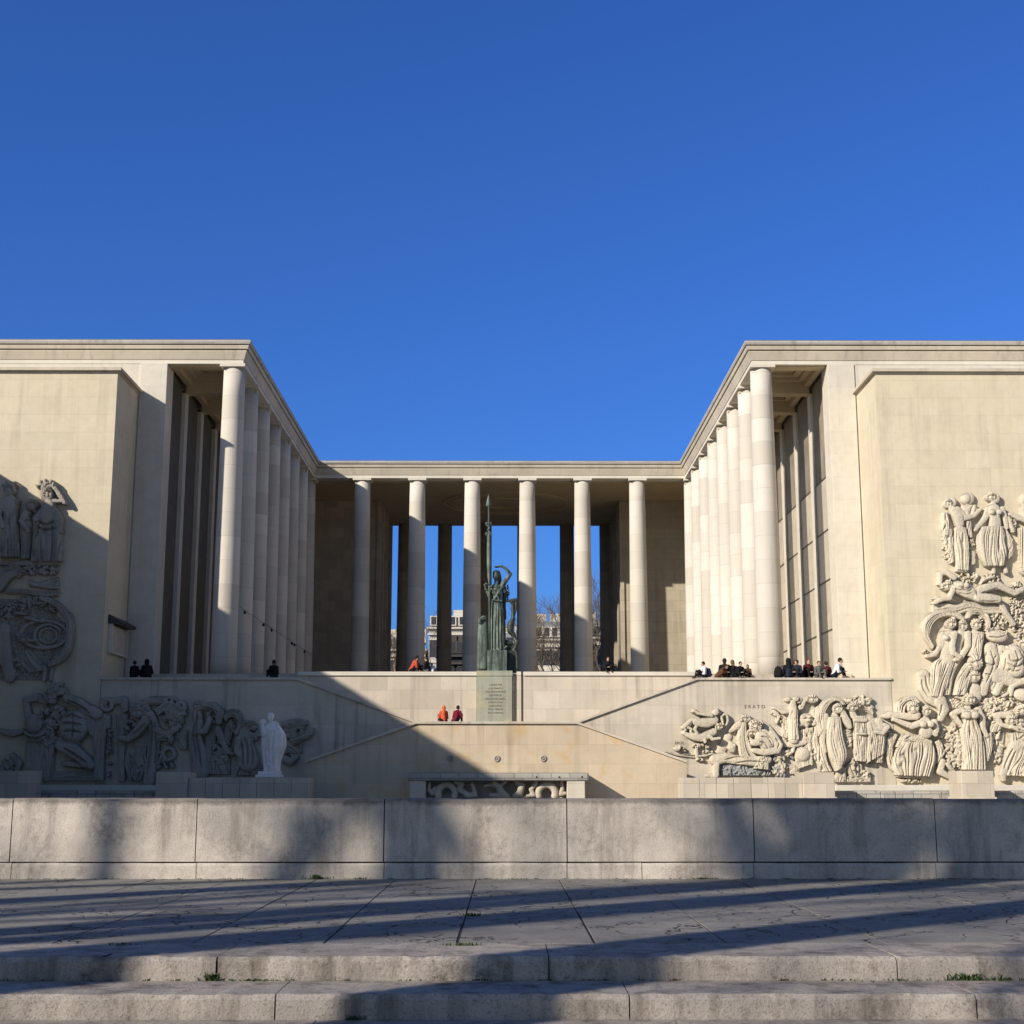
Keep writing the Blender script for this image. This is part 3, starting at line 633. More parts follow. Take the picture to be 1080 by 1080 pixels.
                for c, rr, a, b in zip(P, r, an, bs):
                    i0, i1 = np.searchsorted(gx, [c[0]-rr*1.6, c[0]+rr*1.6]); j0, j1 = np.searchsorted(gy, [c[1]-rr*1.6, c[1]+rr*1.6])
                    if i1 <= i0 or j1 <= j0: continue
                    dx = X[j0:j1, i0:i1]-c[0]; dy = Y[j0:j1, i0:i1]-c[1]; u = (dx*math.cos(a)+dy*math.sin(a))/rr/1.4; v = (-dx*math.sin(a)+dy*math.cos(a))/rr/.75
                    k = 1-u*u-v*v; H[j0:j1, i0:i1] = np.maximum(H[j0:j1, i0:i1], np.where(k > 0, b+.8*rr*PXM*np.sqrt(np.maximum(k, 0)), 0))
            elif op[0] == 'p':
                _, Q, b, rough = op; ins = np.zeros(X.shape, bool); n = len(Q)
                for i in range(n):
                    a, c = Q[i], Q[(i+1) % n]; cond = (a[1] > Y) != (c[1] > Y)
                    with np.errstate(divide='ignore', invalid='ignore'): xi = (c[0]-a[0])*(Y-a[1])/(c[1]-a[1])+a[0]
                    ins ^= cond & (X < xi)
                w = (np.sin(X*1.3+2*np.sin(Y*.5))*np.sin(Y*1.1+1.7*np.sin(X*.43))+.6*np.sin(X*2.3+Y*1.9+np.sin(X*.9)*2))*.5
                H = np.maximum(H, np.where(ins, b+rough*w, 0))
            else:
                _, L, Q, n, b, amp, dome, wig = op
                Ll = max(np.hypot(*np.diff(L, axis=0).T).sum(), np.hypot(*np.diff(Q, axis=0).T).sum()); W = max(np.hypot(*(L[0]-Q[0])), np.hypot(*(L[-1]-Q[-1])), np.hypot(*(L[len(L)//2]-Q[len(Q)//2])))
                nt = int(Ll/.22)+4; nu = int(W/.22)+4; A = cr(L, nt); B = cr(Q, nt); u = np.linspace(0, 1, nu)[None, :, None]
                Pt = A[:, None, :]*(1-u)+B[:, None, :]*u; uu = np.broadcast_to(u[..., 0], Pt.shape[:2]); tt = np.linspace(0, 1, nt)[:, None]
                hh = b*1.45 + .5*dome*np.maximum(0, 1-(2*uu-1)**2)**.4*min(1, W*.09+.2)
                if amp:
                    ph = uu + (wig*np.sin(tt*9+uu*5) + .55*np.sin(tt*3.1+uu*4.7+L[0,0]) + .30*np.sin(uu*n*2.9+L[0,1]*5+tt*1.5) + .10*np.sin(tt*8+uu*9+L[0,1]))/n
                    n2 = n*1.2; sw = np.abs(np.sin(math.pi*n2*ph))**.7; am = amp*1.6*(.7+.3*np.sin(uu*n*2.3+L[0,0]*3+tt*2))
                    hh = hh - am*(1-sw)*np.clip(4*tt+.3, 0, 1)
                hh = np.maximum(hh, .045)
                ii = np.clip(np.round((Pt[..., 0]-gx[0])/st).astype(int), 0, nx-1); jj = np.clip(np.round((Pt[..., 1]-gy[0])/st).astype(int), 0, ny-1)
                G = np.zeros_like(H); np.maximum.at(G, (jj, ii), hh); H = np.maximum(H, G)
        return gx, gy, X, Y, H
    def build(s, name, mat, parent, flip=False, label=None):
        gx, gy, X, Y, H = s.field()
        mask = H > .02; bb_ = s.bb
        rs_ = np.random.RandomState(int(bb_[0]*3+bb_[1]) % 9999); N_ = rs_.uniform(-1, 1, H.shape)
        for ax in (0, 1): N_ = (np.roll(N_, 1, ax)+N_+np.roll(N_, -1, ax))/3
        K = H + np.where(mask, .018*N_, 0)
        for ax in (0, 1):
            K2 = (np.roll(K, 1, ax)+2*K+np.roll(K, -1, ax))/4; K = np.where(mask, 0.8*K+.2*np.where(np.roll(mask, 1, ax) & np.roll(mask, -1, ax), K2, K), 0)
        near = mask.copy()
        for ax in (0, 1):
            for d in (1, -1): near |= np.roll(mask, d, ax)
        near[0] = near[-1] = False; near[:, 0] = near[:, -1] = False
        K = np.where(mask, K*RSC, -.012)
        ok = near
        q = ok[:-1, :-1] & ok[1:, :-1] & ok[:-1, 1:] & ok[1:, 1:]
        q &= (mask[:-1, :-1] | mask[1:, :-1] | mask[:-1, 1:] | mask[1:, 1:])
        used = np.zeros(ok.shape, bool)
        used[:-1, :-1] |= q; used[1:, :-1] |= q; used[:-1, 1:] |= q; used[1:, 1:] |= q
        idx = -np.ones(ok.shape, int); idx[used] = np.arange(used.sum())
        px = X[used]; py = Y[used]
        d = np.stack([(px-540)/FPX, (540-py)/FPX, -np.ones_like(px)], 1) @ RM.T
        d *= (YR/d[:, 1])[:, None]; d[:, 1] -= K[used]
        j, i = np.nonzero(q)
        F = np.stack([idx[j, i], idx[j+1, i], idx[j+1, i+1], idx[j, i+1]], 1)
        me = bpy.data.meshes.new(name); me.vertices.add(len(d)); me.vertices.foreach_set('co', d.ravel()); me.loops.add(F.size); me.loops.foreach_set('vertex_index', F.ravel())
        me.polygons.add(len(F)); me.polygons.foreach_set('loop_start', np.arange(0, F.size, 4)); me.polygons.foreach_set('loop_total', np.full(len(F), 4)); me.update(calc_edges=True); me.validate()
        o = link(name, me, mat, parent, smooth=True)
        if label: o['label'] = label
        return o
RSC = 1.3
A = lambda: Rel(960, 510, 9)
B = lambda: Rel(960, 600, 9)
C = lambda: Rel(960, 710, 7.714)
D = lambda: Rel(860, 710, 7.714)
E = lambda: Rel(780, 710, 7.714)
F = lambda: Rel(690, 690, 5.4)
Gf = lambda: Rel(700, 720, 12)
mr = M['relief']; tw = walls[1]
# ---- right pylon, upper group
A().e(340,195,34,48).e(392,185,38,48,b=.12).l([365,230,24,400,270,40,440,330,50,455,390,42]).r([(290,285),(285,440),(310,500)],[(345,280),(365,430),(350,500)],3).r([(290,450),(320,600),(365,765)],[(385,440),(400,600),(405,750)],4,.13,.12,.1,.5)\
   .l([430,260,34,500,335,30,590,315,22,655,250,16]).r([(412,425),(408,600),(425,825)],[(502,425),(540,600),(532,835)],4,.2,.09).l([430,835,12,520,840,12]).b(345,600,45,150,46,13).build('relief_figure', mr, mus, label='draped standing woman in profile looking outwards')
A().e(540,150,68,60,b=.05).e(520,150,38,45,b=.14).r([(478,215),(490,290),(520,350)],[(625,210),(620,290),(560,350)],2,.12,.05).r([(520,365),(525,450),(545,520)],[(560,365),(570,450),(575,515)],2).b(575,600,30,60,16,12).r([(560,640),(560,780)],[(605,650),(610,770)],2,.1,.05).build('relief_figure', mr, mus, label='woman with raised veil behind the others')
A().e(745,135,44,44,b=.16).e(800,150,38,48,b=.14).l([770,185,22,775,225,26]).l([775,260,58,785,330,50,790,400,56]).e(750,285,26,26,b=.30).e(820,285,24,26,b=.29).l([722,250,28,700,330,28,640,405,22,605,450,16]).l([855,250,26,885,335,22,900,430,17])\
   .r([(660,420),(620,540),(640,690),(690,790)],[(855,420),(880,560),(890,700),(870,790)],7,.22,.11,.2).r([(850,410),(880,560),(870,760)],[(890,430),(965,560),(960,690)],5,.14,.12,.08,.3).l([775,800,16,778,850,18]).l([885,800,14,895,845,18]).build('relief_figure', mr, mus, label='bare-chested woman in a wide pleated skirt')
A().b(950,370,50,80,40,14).l([930,300,18,1010,340,26,1090,370,22],.2).l([915,330,14,960,460,18]).build('relief_figure', mr, mus, label='arm and leaf garland')
A().e(1075,160,46,70,b=.05).e(1080,165,34,48,b=.18).l([1085,250,50,1090,340,52]).r([(1010,430),(1020,620),(1040,840)],[(1230,430),(1240,620),(1200,830)],7,.2,.12,.18).l([1040,840,14,1060,860,16]).build('relief_figure', mr, mus, label='draped woman at the end of the upper row')
# more of the row beyond the frame
A().e(1330,150,48,60).l([1330,250,60,1330,400,60]).r([(1260,430),(1250,820)],[(1410,430),(1430,820)],7).e(1560,170,44,60).l([1560,260,58,1560,400,60]).r([(1490,430),(1480,820)],[(1640,430),(1650,820)],7).build('relief_figure', mr, mus)
# ---- reclining figure and waves
B().l([265,150,20,272,45,22,330,45,24,400,90,28],.18).e(330,170,58,42,-10,.2).b(345,150,60,34,26,10,.16).l([430,180,60,520,220,66,610,265,52],.2).e(450,160,30,26,b=.36).e(500,170,28,26,b=.36).l([640,210,44,740,180,40,810,165,36,900,210,30,965,240,28,1045,200,24],.24).l([620,285,44,720,290,44,800,300,36],.3).l([820,300,26,880,420,26,960,530,22],.2).l([380,215,24,350,290,22,290,295,22,210,330,20],.26).e(230,285,34,16,b=.18)\
   .g([400,200,440,215,470,200],7).g([470,205,520,220,560,200],7).g([440,240,500,255,560,240],7,.06).g([560,180,600,210,600,280],8).g([650,240,720,225,800,195],8).g([640,320,720,325,800,320],7,.06).build('relief_figure', mr, mus, label='reclining nude with one arm bent over the head')
B().r([(200,345),(330,330),(430,345),(560,305),(700,340),(840,345)],[(200,420),(330,410),(430,405),(560,370),(700,395),(840,395)],2,.14,.1,.08).r([(200,400),(330,385),(430,400),(560,365),(700,390),(840,390)],[(200,440),(330,440),(430,450),(520,420),(700,430),(840,430)],1,.1,.05).build('relief_waves', mr, mus)
B().b(540,80,95,55,50,11).b(740,95,90,40,40,10).b(1000,180,60,50,36,11).b(830,480,85,75,60,11).b(1020,330,90,90,70,10).b(1020,500,90,110,80,11).b(1050,640,60,60,40,11).r([(640,150),(680,90),(760,70)],[(650,165),(700,115),(790,95)],1).build('relief_foliage', mr, mus)
# ---- three dancers under their veils
B().r([(190,765),(115,640),(100,520),(190,420),(330,395),(440,420),(505,480)],[(205,735),(165,640),(190,540),(265,475),(360,462),(430,478),(480,500)],3,.2,.13,.1).r([(505,480),(540,400),(620,385),(710,430),(745,530),(715,590)],[(545,475),(580,440),(630,440),(680,480),(700,540),(690,580)],3,.2,.12,.1).build('relief_veil', mr, mus)
B().e(365,530,50,50,b=.22).b(375,500,55,34,24,10,.22).l([360,580,22,365,610,26]).l([340,640,56,340,720,50,330,800,60,330,860,66],.16).e(318,660,26,26,b=.33).e(372,655,24,26,b=.33).l([285,625,26,278,730,26,215,815,24,150,832,20],.2).b(135,800,25,30,10,8,.12).l([395,620,26,372,740,24,385,810,22,440,845,22],.3)\
   .r([(255,850),(195,930),(165,1210)],[(405,850),(385,960),(300,1220)],6,.18,.11,.2).l([210,1215,16,250,1245,16]).build('relief_figure', mr, mus, label='dancer with outstretched hand under a flying veil')
B().e(480,545,44,60,b=.16).l([470,620,46,440,720,40,420,800,44],.12).l([525,620,26,525,740,26,455,850,24,400,870,20],.26).r([(400,880),(350,1000),(300,1200)],[(470,870),(400,1000),(370,1200)],4,.14,.1).build('relief_figure', mr, mus)
B().e(607,535,46,56,b=.2).b(620,490,60,30,20,9,.2).b(690,560,26,30,12,10,.14).l([600,590,22,605,620,24]).r([(560,600),(555,720),(520,830)],[(680,610),(665,740),(650,850)],5,.22,.07,.2).e(590,900,70,78,-20,.24).r([(505,900),(430,1040),(390,1200)],[(655,910),(575,1040),(510,1200)],5,.2,.1,.2).l([430,1215,16,500,1240,18]).build('relief_figure', mr, mus, label='dancer with swaying hips seen from the front')
# ---- muscular group
B().e(800,640,110,64,8,.16).b(800,600,100,44,40,11,.2).b(760,735,60,26,18,10,.14).l([740,760,62,760,860,66,740,960,56,700,1060,44,680,1180,34],.16).l([850,780,56,840,860,52,790,980,40,760,1100,34],.12).g([740,790,770,880,750,980,700,1080]).g([700,800,690,900,670,980],8).g([790,830,770,880,800,930],8).g([860,790,850,860,800,960],9).g([700,900,740,920,790,900],7).g([690,1000,730,1010,770,990],7).g([720,600,780,590,880,620],7).g([730,650,800,660,880,640],7).g([790,1010,770,1080,740,1150],8).build('relief_figure', mr, mus, label='bearded man with a broad back')
B().e(950,860,105,130,10,.22).e(980,960,80,80,b=.24).l([880,840,50,850,960,44,840,1080,38,800,1180,30],.16).b(950,760,70,44,34,12,.22).e(1050,720,50,46,b=.18).l([1030,800,60,1080,900,60,1090,1010,50],.12).g([960,790,985,860,960,940,940,990]).g([900,830,920,880,980,880,1030,850],9).g([880,900,930,930,990,930,1040,900],8).g([900,960,950,980,1010,970],8).g([1000,780,1040,840,1040,930],8).g([870,860,870,950,850,1050],8).g([1060,800,1060,900,1070,980],9).build('relief_figure', mr, mus, label='crouching man turned away')
B().e(585,1030,58,58,b=.2).b(590,1000,60,40,20,10,.2).l([590,1090,34,600,1150,60,600,1220,64],.12).build('relief_figure', mr, mus)
C().p([(140,180),(560,60),(1000,60),(1010,330),(700,330),(560,240),(300,300)],.05,.05).build('relief_ground', mr, mus)
C().l([960,50,34,860,75,32,810,110,22,800,180,16],.18).e(900,180,80,52,10,.14).l([840,60,60,700,20,70],.12).b(640,270,100,44,60,12).b(790,210,60,60,24,12).l([770,170,14,740,190,10],.2).build('relief_figure', mr, mus)
C().r([(560,60),(620,140),(700,190)],[(640,40),(700,110),(770,150)],3,.1,.08).build('relief_drapery', mr, mus)
C().r([(150,30),(140,130),(150,180)],[(320,30),(280,140),(250,190)],5,.14,.09).build('relief_drapery', mr, mus)
# ---- lower right pylon
C().e(468,218,34,44,b=.28).e(445,215,40,52,b=.2).e(500,240,16,24,b=.18).l([455,265,20,455,290,24]).r([(398,300),(418,390),(395,480),(405,640),(405,785)],[(525,300),(515,390),(560,500),(580,640),(590,785)],8,.26,.10,.22).e(430,345,34,34,b=.42).e(492,345,34,34,b=.42).l([400,300,26,325,335,22,375,400,20,400,430,18],.22).l([530,300,26,565,370,26,570,450,22,600,510,18],.24)\
   .r([(560,520),(580,600),(585,720)],[(645,480),(655,600),(620,715)],3,.2,.12,.1).build('relief_figure', mr, mus, label='draped woman with one hand on her hip')
C().b(640,260,120,60,70,12,.04).b(760,230,60,70,40,12,.04).b(610,350,40,40,24,11,.06).b(230,470,40,60,24,12,.06).build('relief_leaves', mr, mus)
C().b(340,600,60,170,110,14,.1).b(390,640,22,140,34,12,.12).l([250,720,26,230,800,30,300,840,22,370,840,16],.14).l([290,740,18,350,820,16],.18).build('relief_garland', mr, mus)
C().e(885,300,52,46,-20,.24).l([850,330,20,830,360,24]).e(800,385,44,44,b=.28).e(870,410,40,36,b=.26).l([790,340,34,720,340,28,680,345,24,720,420,20,800,445,16],.2).l([925,470,22,850,460,20,800,440,16],.3).r([(780,490),(800,540),(800,590)],[(920,480),(930,520),(930,580)],3,.22,.08).l([840,600,60,790,700,44,740,820,30,745,865,18],.18)\
   .r([(870,560),(820,700),(760,830)],[(1130,540),(1100,700),(1080,850)],10,.22,.12,.2,.3).r([(800,580),(760,640),(750,700)],[(840,600),(810,660),(780,720)],2,.14,.1).g([850,460,900,480,940,470],7).g([810,620,770,700,740,780],8).g([830,640,800,720,770,800],7).build('relief_figure', mr, mus, label='striding woman with swirling skirt')
C().r([(600,520),(600,720)],[(760,480),(740,740)],1,.05,.0,.02).r([(660,390),(640,440),(640,480)],[(740,400),(730,450),(720,480)],3,.14,.1).b(690,600,60,130,34,17,.06).b(640,340,50,30,14,11).build('relief_leaves', mr, mus)
C().e(1230,300,46,50).l([1200,400,60,1230,500,60]).r([(1150,540),(1120,860)],[(1330,540),(1380,860)],9).e(1500,260,46,50).r([(1440,320),(1420,860)],[(1580,320),(1600,860)],9).build('relief_figure', mr, mus)
# ---- dancer with flying drapery, left edge of the pylon
C().l([95,20,52,110,120,56,160,200,58,230,240,54],.1).l([230,230,50,260,300,42,235,370,26],.16).g([110,30,130,120,180,190,230,220],9).g([80,60,95,130,140,200],8).g([240,260,235,310,220,350],8).build('relief_swan', mr, mus, label='long curved neck and wing')
D().e(775,285,46,52,b=.26).r([(640,330),(650,240),(720,195),(790,190),(835,230)],[(710,330),(720,280),(750,245),(800,240),(820,250)],4,.2,.12,.1).l([800,345,40,740,355,30,660,345,26,590,340,30],.2).e(570,350,36,26,b=.2).l([830,410,28,760,435,26,690,410,22,620,380,18],.32).build('relief_figure', mr, tw, label='dancer with streaming hair holding a ball')
D().e(885,310,34,42,b=.26).b(890,285,38,26,14,9,.24).l([885,350,20,885,375,26]).l([870,410,52,880,480,56],.22).e(850,420,28,28,b=.4).e(910,418,28,28,b=.4).l([945,400,26,965,460,22,955,500,20,915,470,16],.26)\
   .r([(640,600),(700,500),(790,500),(930,545)],[(690,610),(740,560),(830,570),(930,600)],3,.22,.12,.1).r([(690,560),(640,640),(620,740),(640,830)],[(935,570),(960,700),(935,840)],8,.24,.13,.22).r([(575,520),(560,620),(590,760),(660,830)],[(660,500),(620,620),(640,740),(720,830)],4,.12,.11,.1,.4).b(600,500,40,50,18,14,.08).l([660,835,12,780,845,12,900,840,12],.18).b(760,870,110,14,24,12,.06)\
   .r([(960,560),(980,640),(960,740)],[(1000,540),(1040,640),(1000,720)],4,.14,.1).build('relief_figure', mr, tw, label='seated woman with deeply folded skirt')
# ---- two robed figures
D().e(290,280,44,36,b=.2).e(310,265,46,30,b=.18).l([290,320,22,300,350,28]).r([(290,350),(298,500),(310,715)],[(395,350),(400,500),(400,720)],5,.2,.09,.14).l([310,385,16,390,385,18],.26).l([330,495,10,390,497,10],.3).build('relief_figure', mr, tw)
D().b(340,230,100,40,40,16,.1).r([(340,200),(420,230),(470,280)],[(340,300),(420,320),(460,360)],4,.1,.1,.06).build('relief_foliage', mr, tw)
D().e(430,385,60,26,b=.22).r([(395,400),(400,560),(400,735)],[(500,400),(550,500),(545,650)],8,.22,.11,.16).r([(470,640),(475,725)],[(545,640),(530,730)],3,.18,.1).l([500,390,30,520,440,26,470,480,20],.24).l([470,480,16,530,490,18,570,440,18,545,420,14],.3).build('relief_figure', mr, tw, label='robed figure playing a pipe')
D().e(310,775,68,74,10,.03).g([270,720,290,790,320,840]).g([310,705,325,780,330,845]).g([345,715,355,780,345,830]).b(295,730,8,80,9,8,.24).r([(245,845),(310,830),(440,830)],[(245,885),(310,885),(440,885)],3,.12,.1,.04,.5).b(400,810,30,26,14,12,.08).build('relief_shell', mr, tw)
D().r([(195,455),(240,470),(285,470)],[(215,610),(250,610),(290,600)],4,.12,.11,.05).r([(190,460),(280,455)],[(190,530),(285,520)],2,.12,.1).r([(195,540),(280,530)],[(205,610),(285,605)],2,.12,.1).build('relief_drapery', mr, tw)
# ---- veiled woman
D().r([(10,520),(0,380),(30,250),(100,190),(180,200),(235,260)],[(70,430),(62,340),(95,270),(140,235),(180,235),(205,260)],4,.2,.13,.1).e(165,290,38,44,b=.26).e(180,300,26,30,b=.3).l([150,335,22,145,370,40]).r([(95,360),(78,480),(90,640),(150,800)],[(190,360),(205,500),(238,660),(200,770)],5,.24,.06,.24).l([70,350,26,50,460,26,45,560,22,65,640,18],.18).l([205,320,22,250,400,24,262,440,20,225,400,16,205,350,14],.26)\
   .r([(0,600),(10,740),(30,800)],[(70,600),(90,720),(130,800)],4,.16,.1).r([(205,780),(170,830),(150,885)],[(240,760),(240,830),(238,885)],4,.14,.1).l([200,770,22,165,850,18,140,870,12],.16).build('relief_figure', mr, tw, label='woman beneath a long arched veil')
E().r([(620,330),(640,260),(700,200)],[(660,400),(670,300),(720,240)],3,.12,.1).r([(590,300),(600,450),(580,560),(600,650)],[(640,260),(630,420),(640,540),(680,640)],3,.14,.12).b(600,620,40,60,16,12).r([(590,680),(640,760)],[(620,600),(690,700)],3,.1,.1).build('relief_drapery', mr, tw)
# ---- figure with pillar, parasol and mask
E().e(385,215,26,24,b=.2).e(452,212,26,24,b=.2).l([425,240,24,425,300,34,420,420,34,430,540,38],.18).r([(395,300),(395,540)],[(460,300),(470,540)],4,.22,.07).l([400,315,16,340,322,15,300,295,12,270,285,12],.2).r([(250,330),(290,360),(285,400)],[(280,290),(330,350),(300,420)],3,.12,.1).build('relief_figure', mr, tw)
E().e(580,212,52,36,b=.18).b(570,210,44,28,18,9,.18).l([520,230,14,500,280,16,480,290,12],.14).b(490,250,26,40,14,11,.1).build('relief_parasol', mr, tw)
E().r([(335,335),(345,520)],[(400,335),(400,530)],5,.08,.08,.03).b(330,360,20,40,8,10).build('relief_building', mr, tw)
E().e(530,380,62,52,b=.12).e(510,360,16,12,b=.26).e(560,355,16,12,b=.26).e(545,385,20,14,b=.3).b(520,410,60,36,22,12,.12).e(595,410,20,24,b=.2).r([(470,470),(470,590)],[(590,440),(590,555)],7,.14,.1,.05).build('relief_mask', mr, tw)
E().l([350,545,22,370,585,20,440,575,34,520,560,26],.12).e(505,660,66,60,30,.1).r([(440,680),(470,780)],[(560,560),(580,740)],2,.1,.02,.12).l([560,560,16,580,740,12],.12).e(490,640,50,24,-8,.16).build('relief_figure', mr, tw)
E().b(335,690,45,60,30,17,.1).b(300,790,45,50,26,14,.1).b(355,780,24,40,14,15,.1).b(405,640,34,26,12,17,.1).r([(400,760),(410,820)],[(480,750),(490,820)],3,.1,.09,.05,.4).build('relief_flock', mr, tw)
# ---- bent shepherd
F().r([(545,375),(620,380),(690,450),(722,535)],[(545,430),(600,440),(650,490),(670,560)],1,.08,0,.06).e(570,412,34,34,b=.26).b(570,395,40,22,20,7,.26).e(545,450,26,24,b=.2).b(545,500,22,22,10,8,.16).l([610,470,44,630,500,48],.22).l([660,460,26,700,520,24,690,548,22,620,560,20,560,550,15],.26).l([590,500,22,560,505,20],.3).g([585,440,625,450,665,490],4,.08).g([600,470,640,480,660,520],4,.08).g([590,500,620,510,640,540],4,.08).g([680,480,700,510,690,540],4).g([550,400,580,395,600,420],3).g([555,420,575,425,590,440],3).g([540,460,550,470,560,460],3).build('relief_figure', mr, tw, label='bent bearded shepherd leaning forward')
F().r([(495,375),(472,440),(475,540),(500,620)],[(520,385),(525,460),(560,560),(620,620)],3,.16,.09,.08).e(515,368,28,22,b=.18).b(515,368,26,20,12,8,.2).l([485,395,20,455,420,18,430,440,10],.12).build('relief_figure', mr, tw)
F().l([350,620,18,348,690,15],.2).l([300,690,12,345,695,13],.16).l([345,600,34,400,590,30,440,600,26,560,610,28,640,600,24],.16).e(438,530,22,34,-15,.14).b(438,530,20,30,10,7,.18).l([360,590,28,420,470,24],.0).r([(580,590),(560,650)],[(640,580),(650,660)],5,.2,.1).g([400,600,480,585,560,600],4).g([420,560,460,570,500,560],4).g([460,620,540,610,620,615],4).build('relief_figure', mr, tw, label='seated figure with outstretched leg')
F().r([(370,630),(380,690)],[(660,625),(660,690)],9,.12,.09,.03).b(510,660,140,28,60,8,.07).b(700,600,46,50,26,10).b(720,665,44,34,22,10).b(775,570,26,26,10,10).build('relief_rocks', stone('grey_crusted_stone', (.30, .31, .30), None, .1, .4, .5), tw)
# ---- flying pair and sea branch
Gf().e(650,375,40,44,b=.24).b(655,355,34,26,14,12,.24).l([600,440,50,620,480,62,540,510,66,470,510,60,400,500,48],.2).l([590,420,22,500,410,20,420,395,18,370,360,16],.3).b(370,360,26,20,6,12,.2).l([420,470,36,340,470,28,280,530,30,240,570,24],.2).build('relief_figure', mr, tw, label='upper of two flying figures')
Gf().ring(765,470,36,70,26,.16).l([720,430,14,740,530,14],.2).build('relief_disc', mr, tw)
Gf().e(685,560,48,44,b=.22).b(690,545,46,34,16,12,.22).l([620,620,44,560,660,56,470,700,54,380,690,48,300,670,34,250,640,24],.2).l([570,680,24,600,720,22,690,705,18],.3).l([400,560,20,380,600,20,410,640,18,420,670,16],.24).l([300,570,18,340,590,16,330,640,16,380,650,14],.2).l([240,560,18,270,600,16,240,620,14],.2).e(510,740,22,34,b=.3).build('relief_figure', mr, tw, label='lower of two flying figures')
Gf().b(470,800,110,34,44,13).l([410,840,20,415,900,22,420,975,18],.1).l([440,930,14,520,925,14,630,890,10],.1).b(550,880,70,20,14,11).b(450,970,50,20,14,12).e(165,835,44,36,b=.12).e(195,820,16,30,b=.2).b(250,850,20,26,6,12).l([20,868,9,150,915,9,380,945,9],.06).l([250,905,5,380,915,6],.05).build('relief_branch', mr, tw)
M['letters'] = plain('cut_letters', (.16, .13, .10), .9)
p = at(808, 747, 73.99); q = at(784, 747, 73.99)
text('E R A T O', 'inscription', Vector(((p.x+q.x)/2, 73.992, p.z)), .25, M['letters'], tw)
p = at(722, 785, 73.99); q = at(711, 785, 73.99); text('EROS', 'inscription', Vector(((p.x+q.x)/2, 73.992, p.z)), .2, M['letters'], tw)
RSC = 1.5
# ================================================================== LEFT SIDE (in shade)
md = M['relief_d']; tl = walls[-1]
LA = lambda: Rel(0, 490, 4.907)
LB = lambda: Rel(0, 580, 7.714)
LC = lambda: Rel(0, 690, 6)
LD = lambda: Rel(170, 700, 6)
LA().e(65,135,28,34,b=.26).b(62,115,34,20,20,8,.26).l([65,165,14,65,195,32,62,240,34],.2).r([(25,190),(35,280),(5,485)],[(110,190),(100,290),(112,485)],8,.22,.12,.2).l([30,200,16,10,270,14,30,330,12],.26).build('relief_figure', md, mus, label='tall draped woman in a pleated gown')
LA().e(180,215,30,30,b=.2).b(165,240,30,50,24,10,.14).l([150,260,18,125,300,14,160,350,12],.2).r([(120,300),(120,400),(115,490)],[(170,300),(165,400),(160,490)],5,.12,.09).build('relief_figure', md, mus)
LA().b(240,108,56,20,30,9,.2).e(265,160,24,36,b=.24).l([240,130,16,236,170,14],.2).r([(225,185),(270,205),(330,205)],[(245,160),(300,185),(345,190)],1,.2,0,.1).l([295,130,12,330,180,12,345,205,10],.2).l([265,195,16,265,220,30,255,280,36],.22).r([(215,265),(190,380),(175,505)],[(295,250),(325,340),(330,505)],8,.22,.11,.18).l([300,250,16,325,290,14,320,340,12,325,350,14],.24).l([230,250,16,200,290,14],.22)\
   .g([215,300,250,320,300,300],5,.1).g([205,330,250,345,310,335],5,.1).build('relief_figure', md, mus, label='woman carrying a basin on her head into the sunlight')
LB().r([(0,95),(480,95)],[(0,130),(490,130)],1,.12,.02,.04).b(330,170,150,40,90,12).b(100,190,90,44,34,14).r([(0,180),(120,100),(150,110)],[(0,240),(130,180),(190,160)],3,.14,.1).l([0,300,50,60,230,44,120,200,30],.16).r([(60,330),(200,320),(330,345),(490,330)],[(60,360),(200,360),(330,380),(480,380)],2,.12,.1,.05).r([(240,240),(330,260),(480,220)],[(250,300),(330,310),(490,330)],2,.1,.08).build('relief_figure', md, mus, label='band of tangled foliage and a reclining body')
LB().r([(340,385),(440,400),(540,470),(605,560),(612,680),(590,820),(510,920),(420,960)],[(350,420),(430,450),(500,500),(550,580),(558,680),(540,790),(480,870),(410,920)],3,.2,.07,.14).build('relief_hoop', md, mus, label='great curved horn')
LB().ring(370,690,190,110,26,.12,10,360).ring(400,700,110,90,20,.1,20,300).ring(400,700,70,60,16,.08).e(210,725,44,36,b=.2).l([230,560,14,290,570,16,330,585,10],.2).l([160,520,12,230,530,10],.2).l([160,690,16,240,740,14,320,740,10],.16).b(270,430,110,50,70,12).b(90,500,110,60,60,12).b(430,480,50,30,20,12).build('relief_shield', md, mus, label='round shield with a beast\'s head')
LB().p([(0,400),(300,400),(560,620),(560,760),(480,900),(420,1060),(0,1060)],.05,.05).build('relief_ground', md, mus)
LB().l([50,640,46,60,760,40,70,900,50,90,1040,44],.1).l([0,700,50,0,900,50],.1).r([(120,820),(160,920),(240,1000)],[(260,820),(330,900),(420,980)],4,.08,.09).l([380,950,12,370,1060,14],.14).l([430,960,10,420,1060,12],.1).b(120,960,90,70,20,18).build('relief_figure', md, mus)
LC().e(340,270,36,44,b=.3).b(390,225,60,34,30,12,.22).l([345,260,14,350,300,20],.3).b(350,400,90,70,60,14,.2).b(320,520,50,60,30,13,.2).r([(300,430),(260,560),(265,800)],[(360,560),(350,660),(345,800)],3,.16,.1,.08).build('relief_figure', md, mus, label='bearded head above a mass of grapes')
LC().l([180,290,22,250,275,26,300,300,22],.16).l([175,300,20,190,380,24,210,460,34],.14).e(230,440,58,60,b=.16).r([(180,470),(170,600),(175,795)],[(290,480),(290,600),(285,795)],2,.12,.04,.1).ring(240,490,60,30,12,.28,180,360).ring(240,520,58,30,10,.26,180,360).build('relief_figure', md, mus)
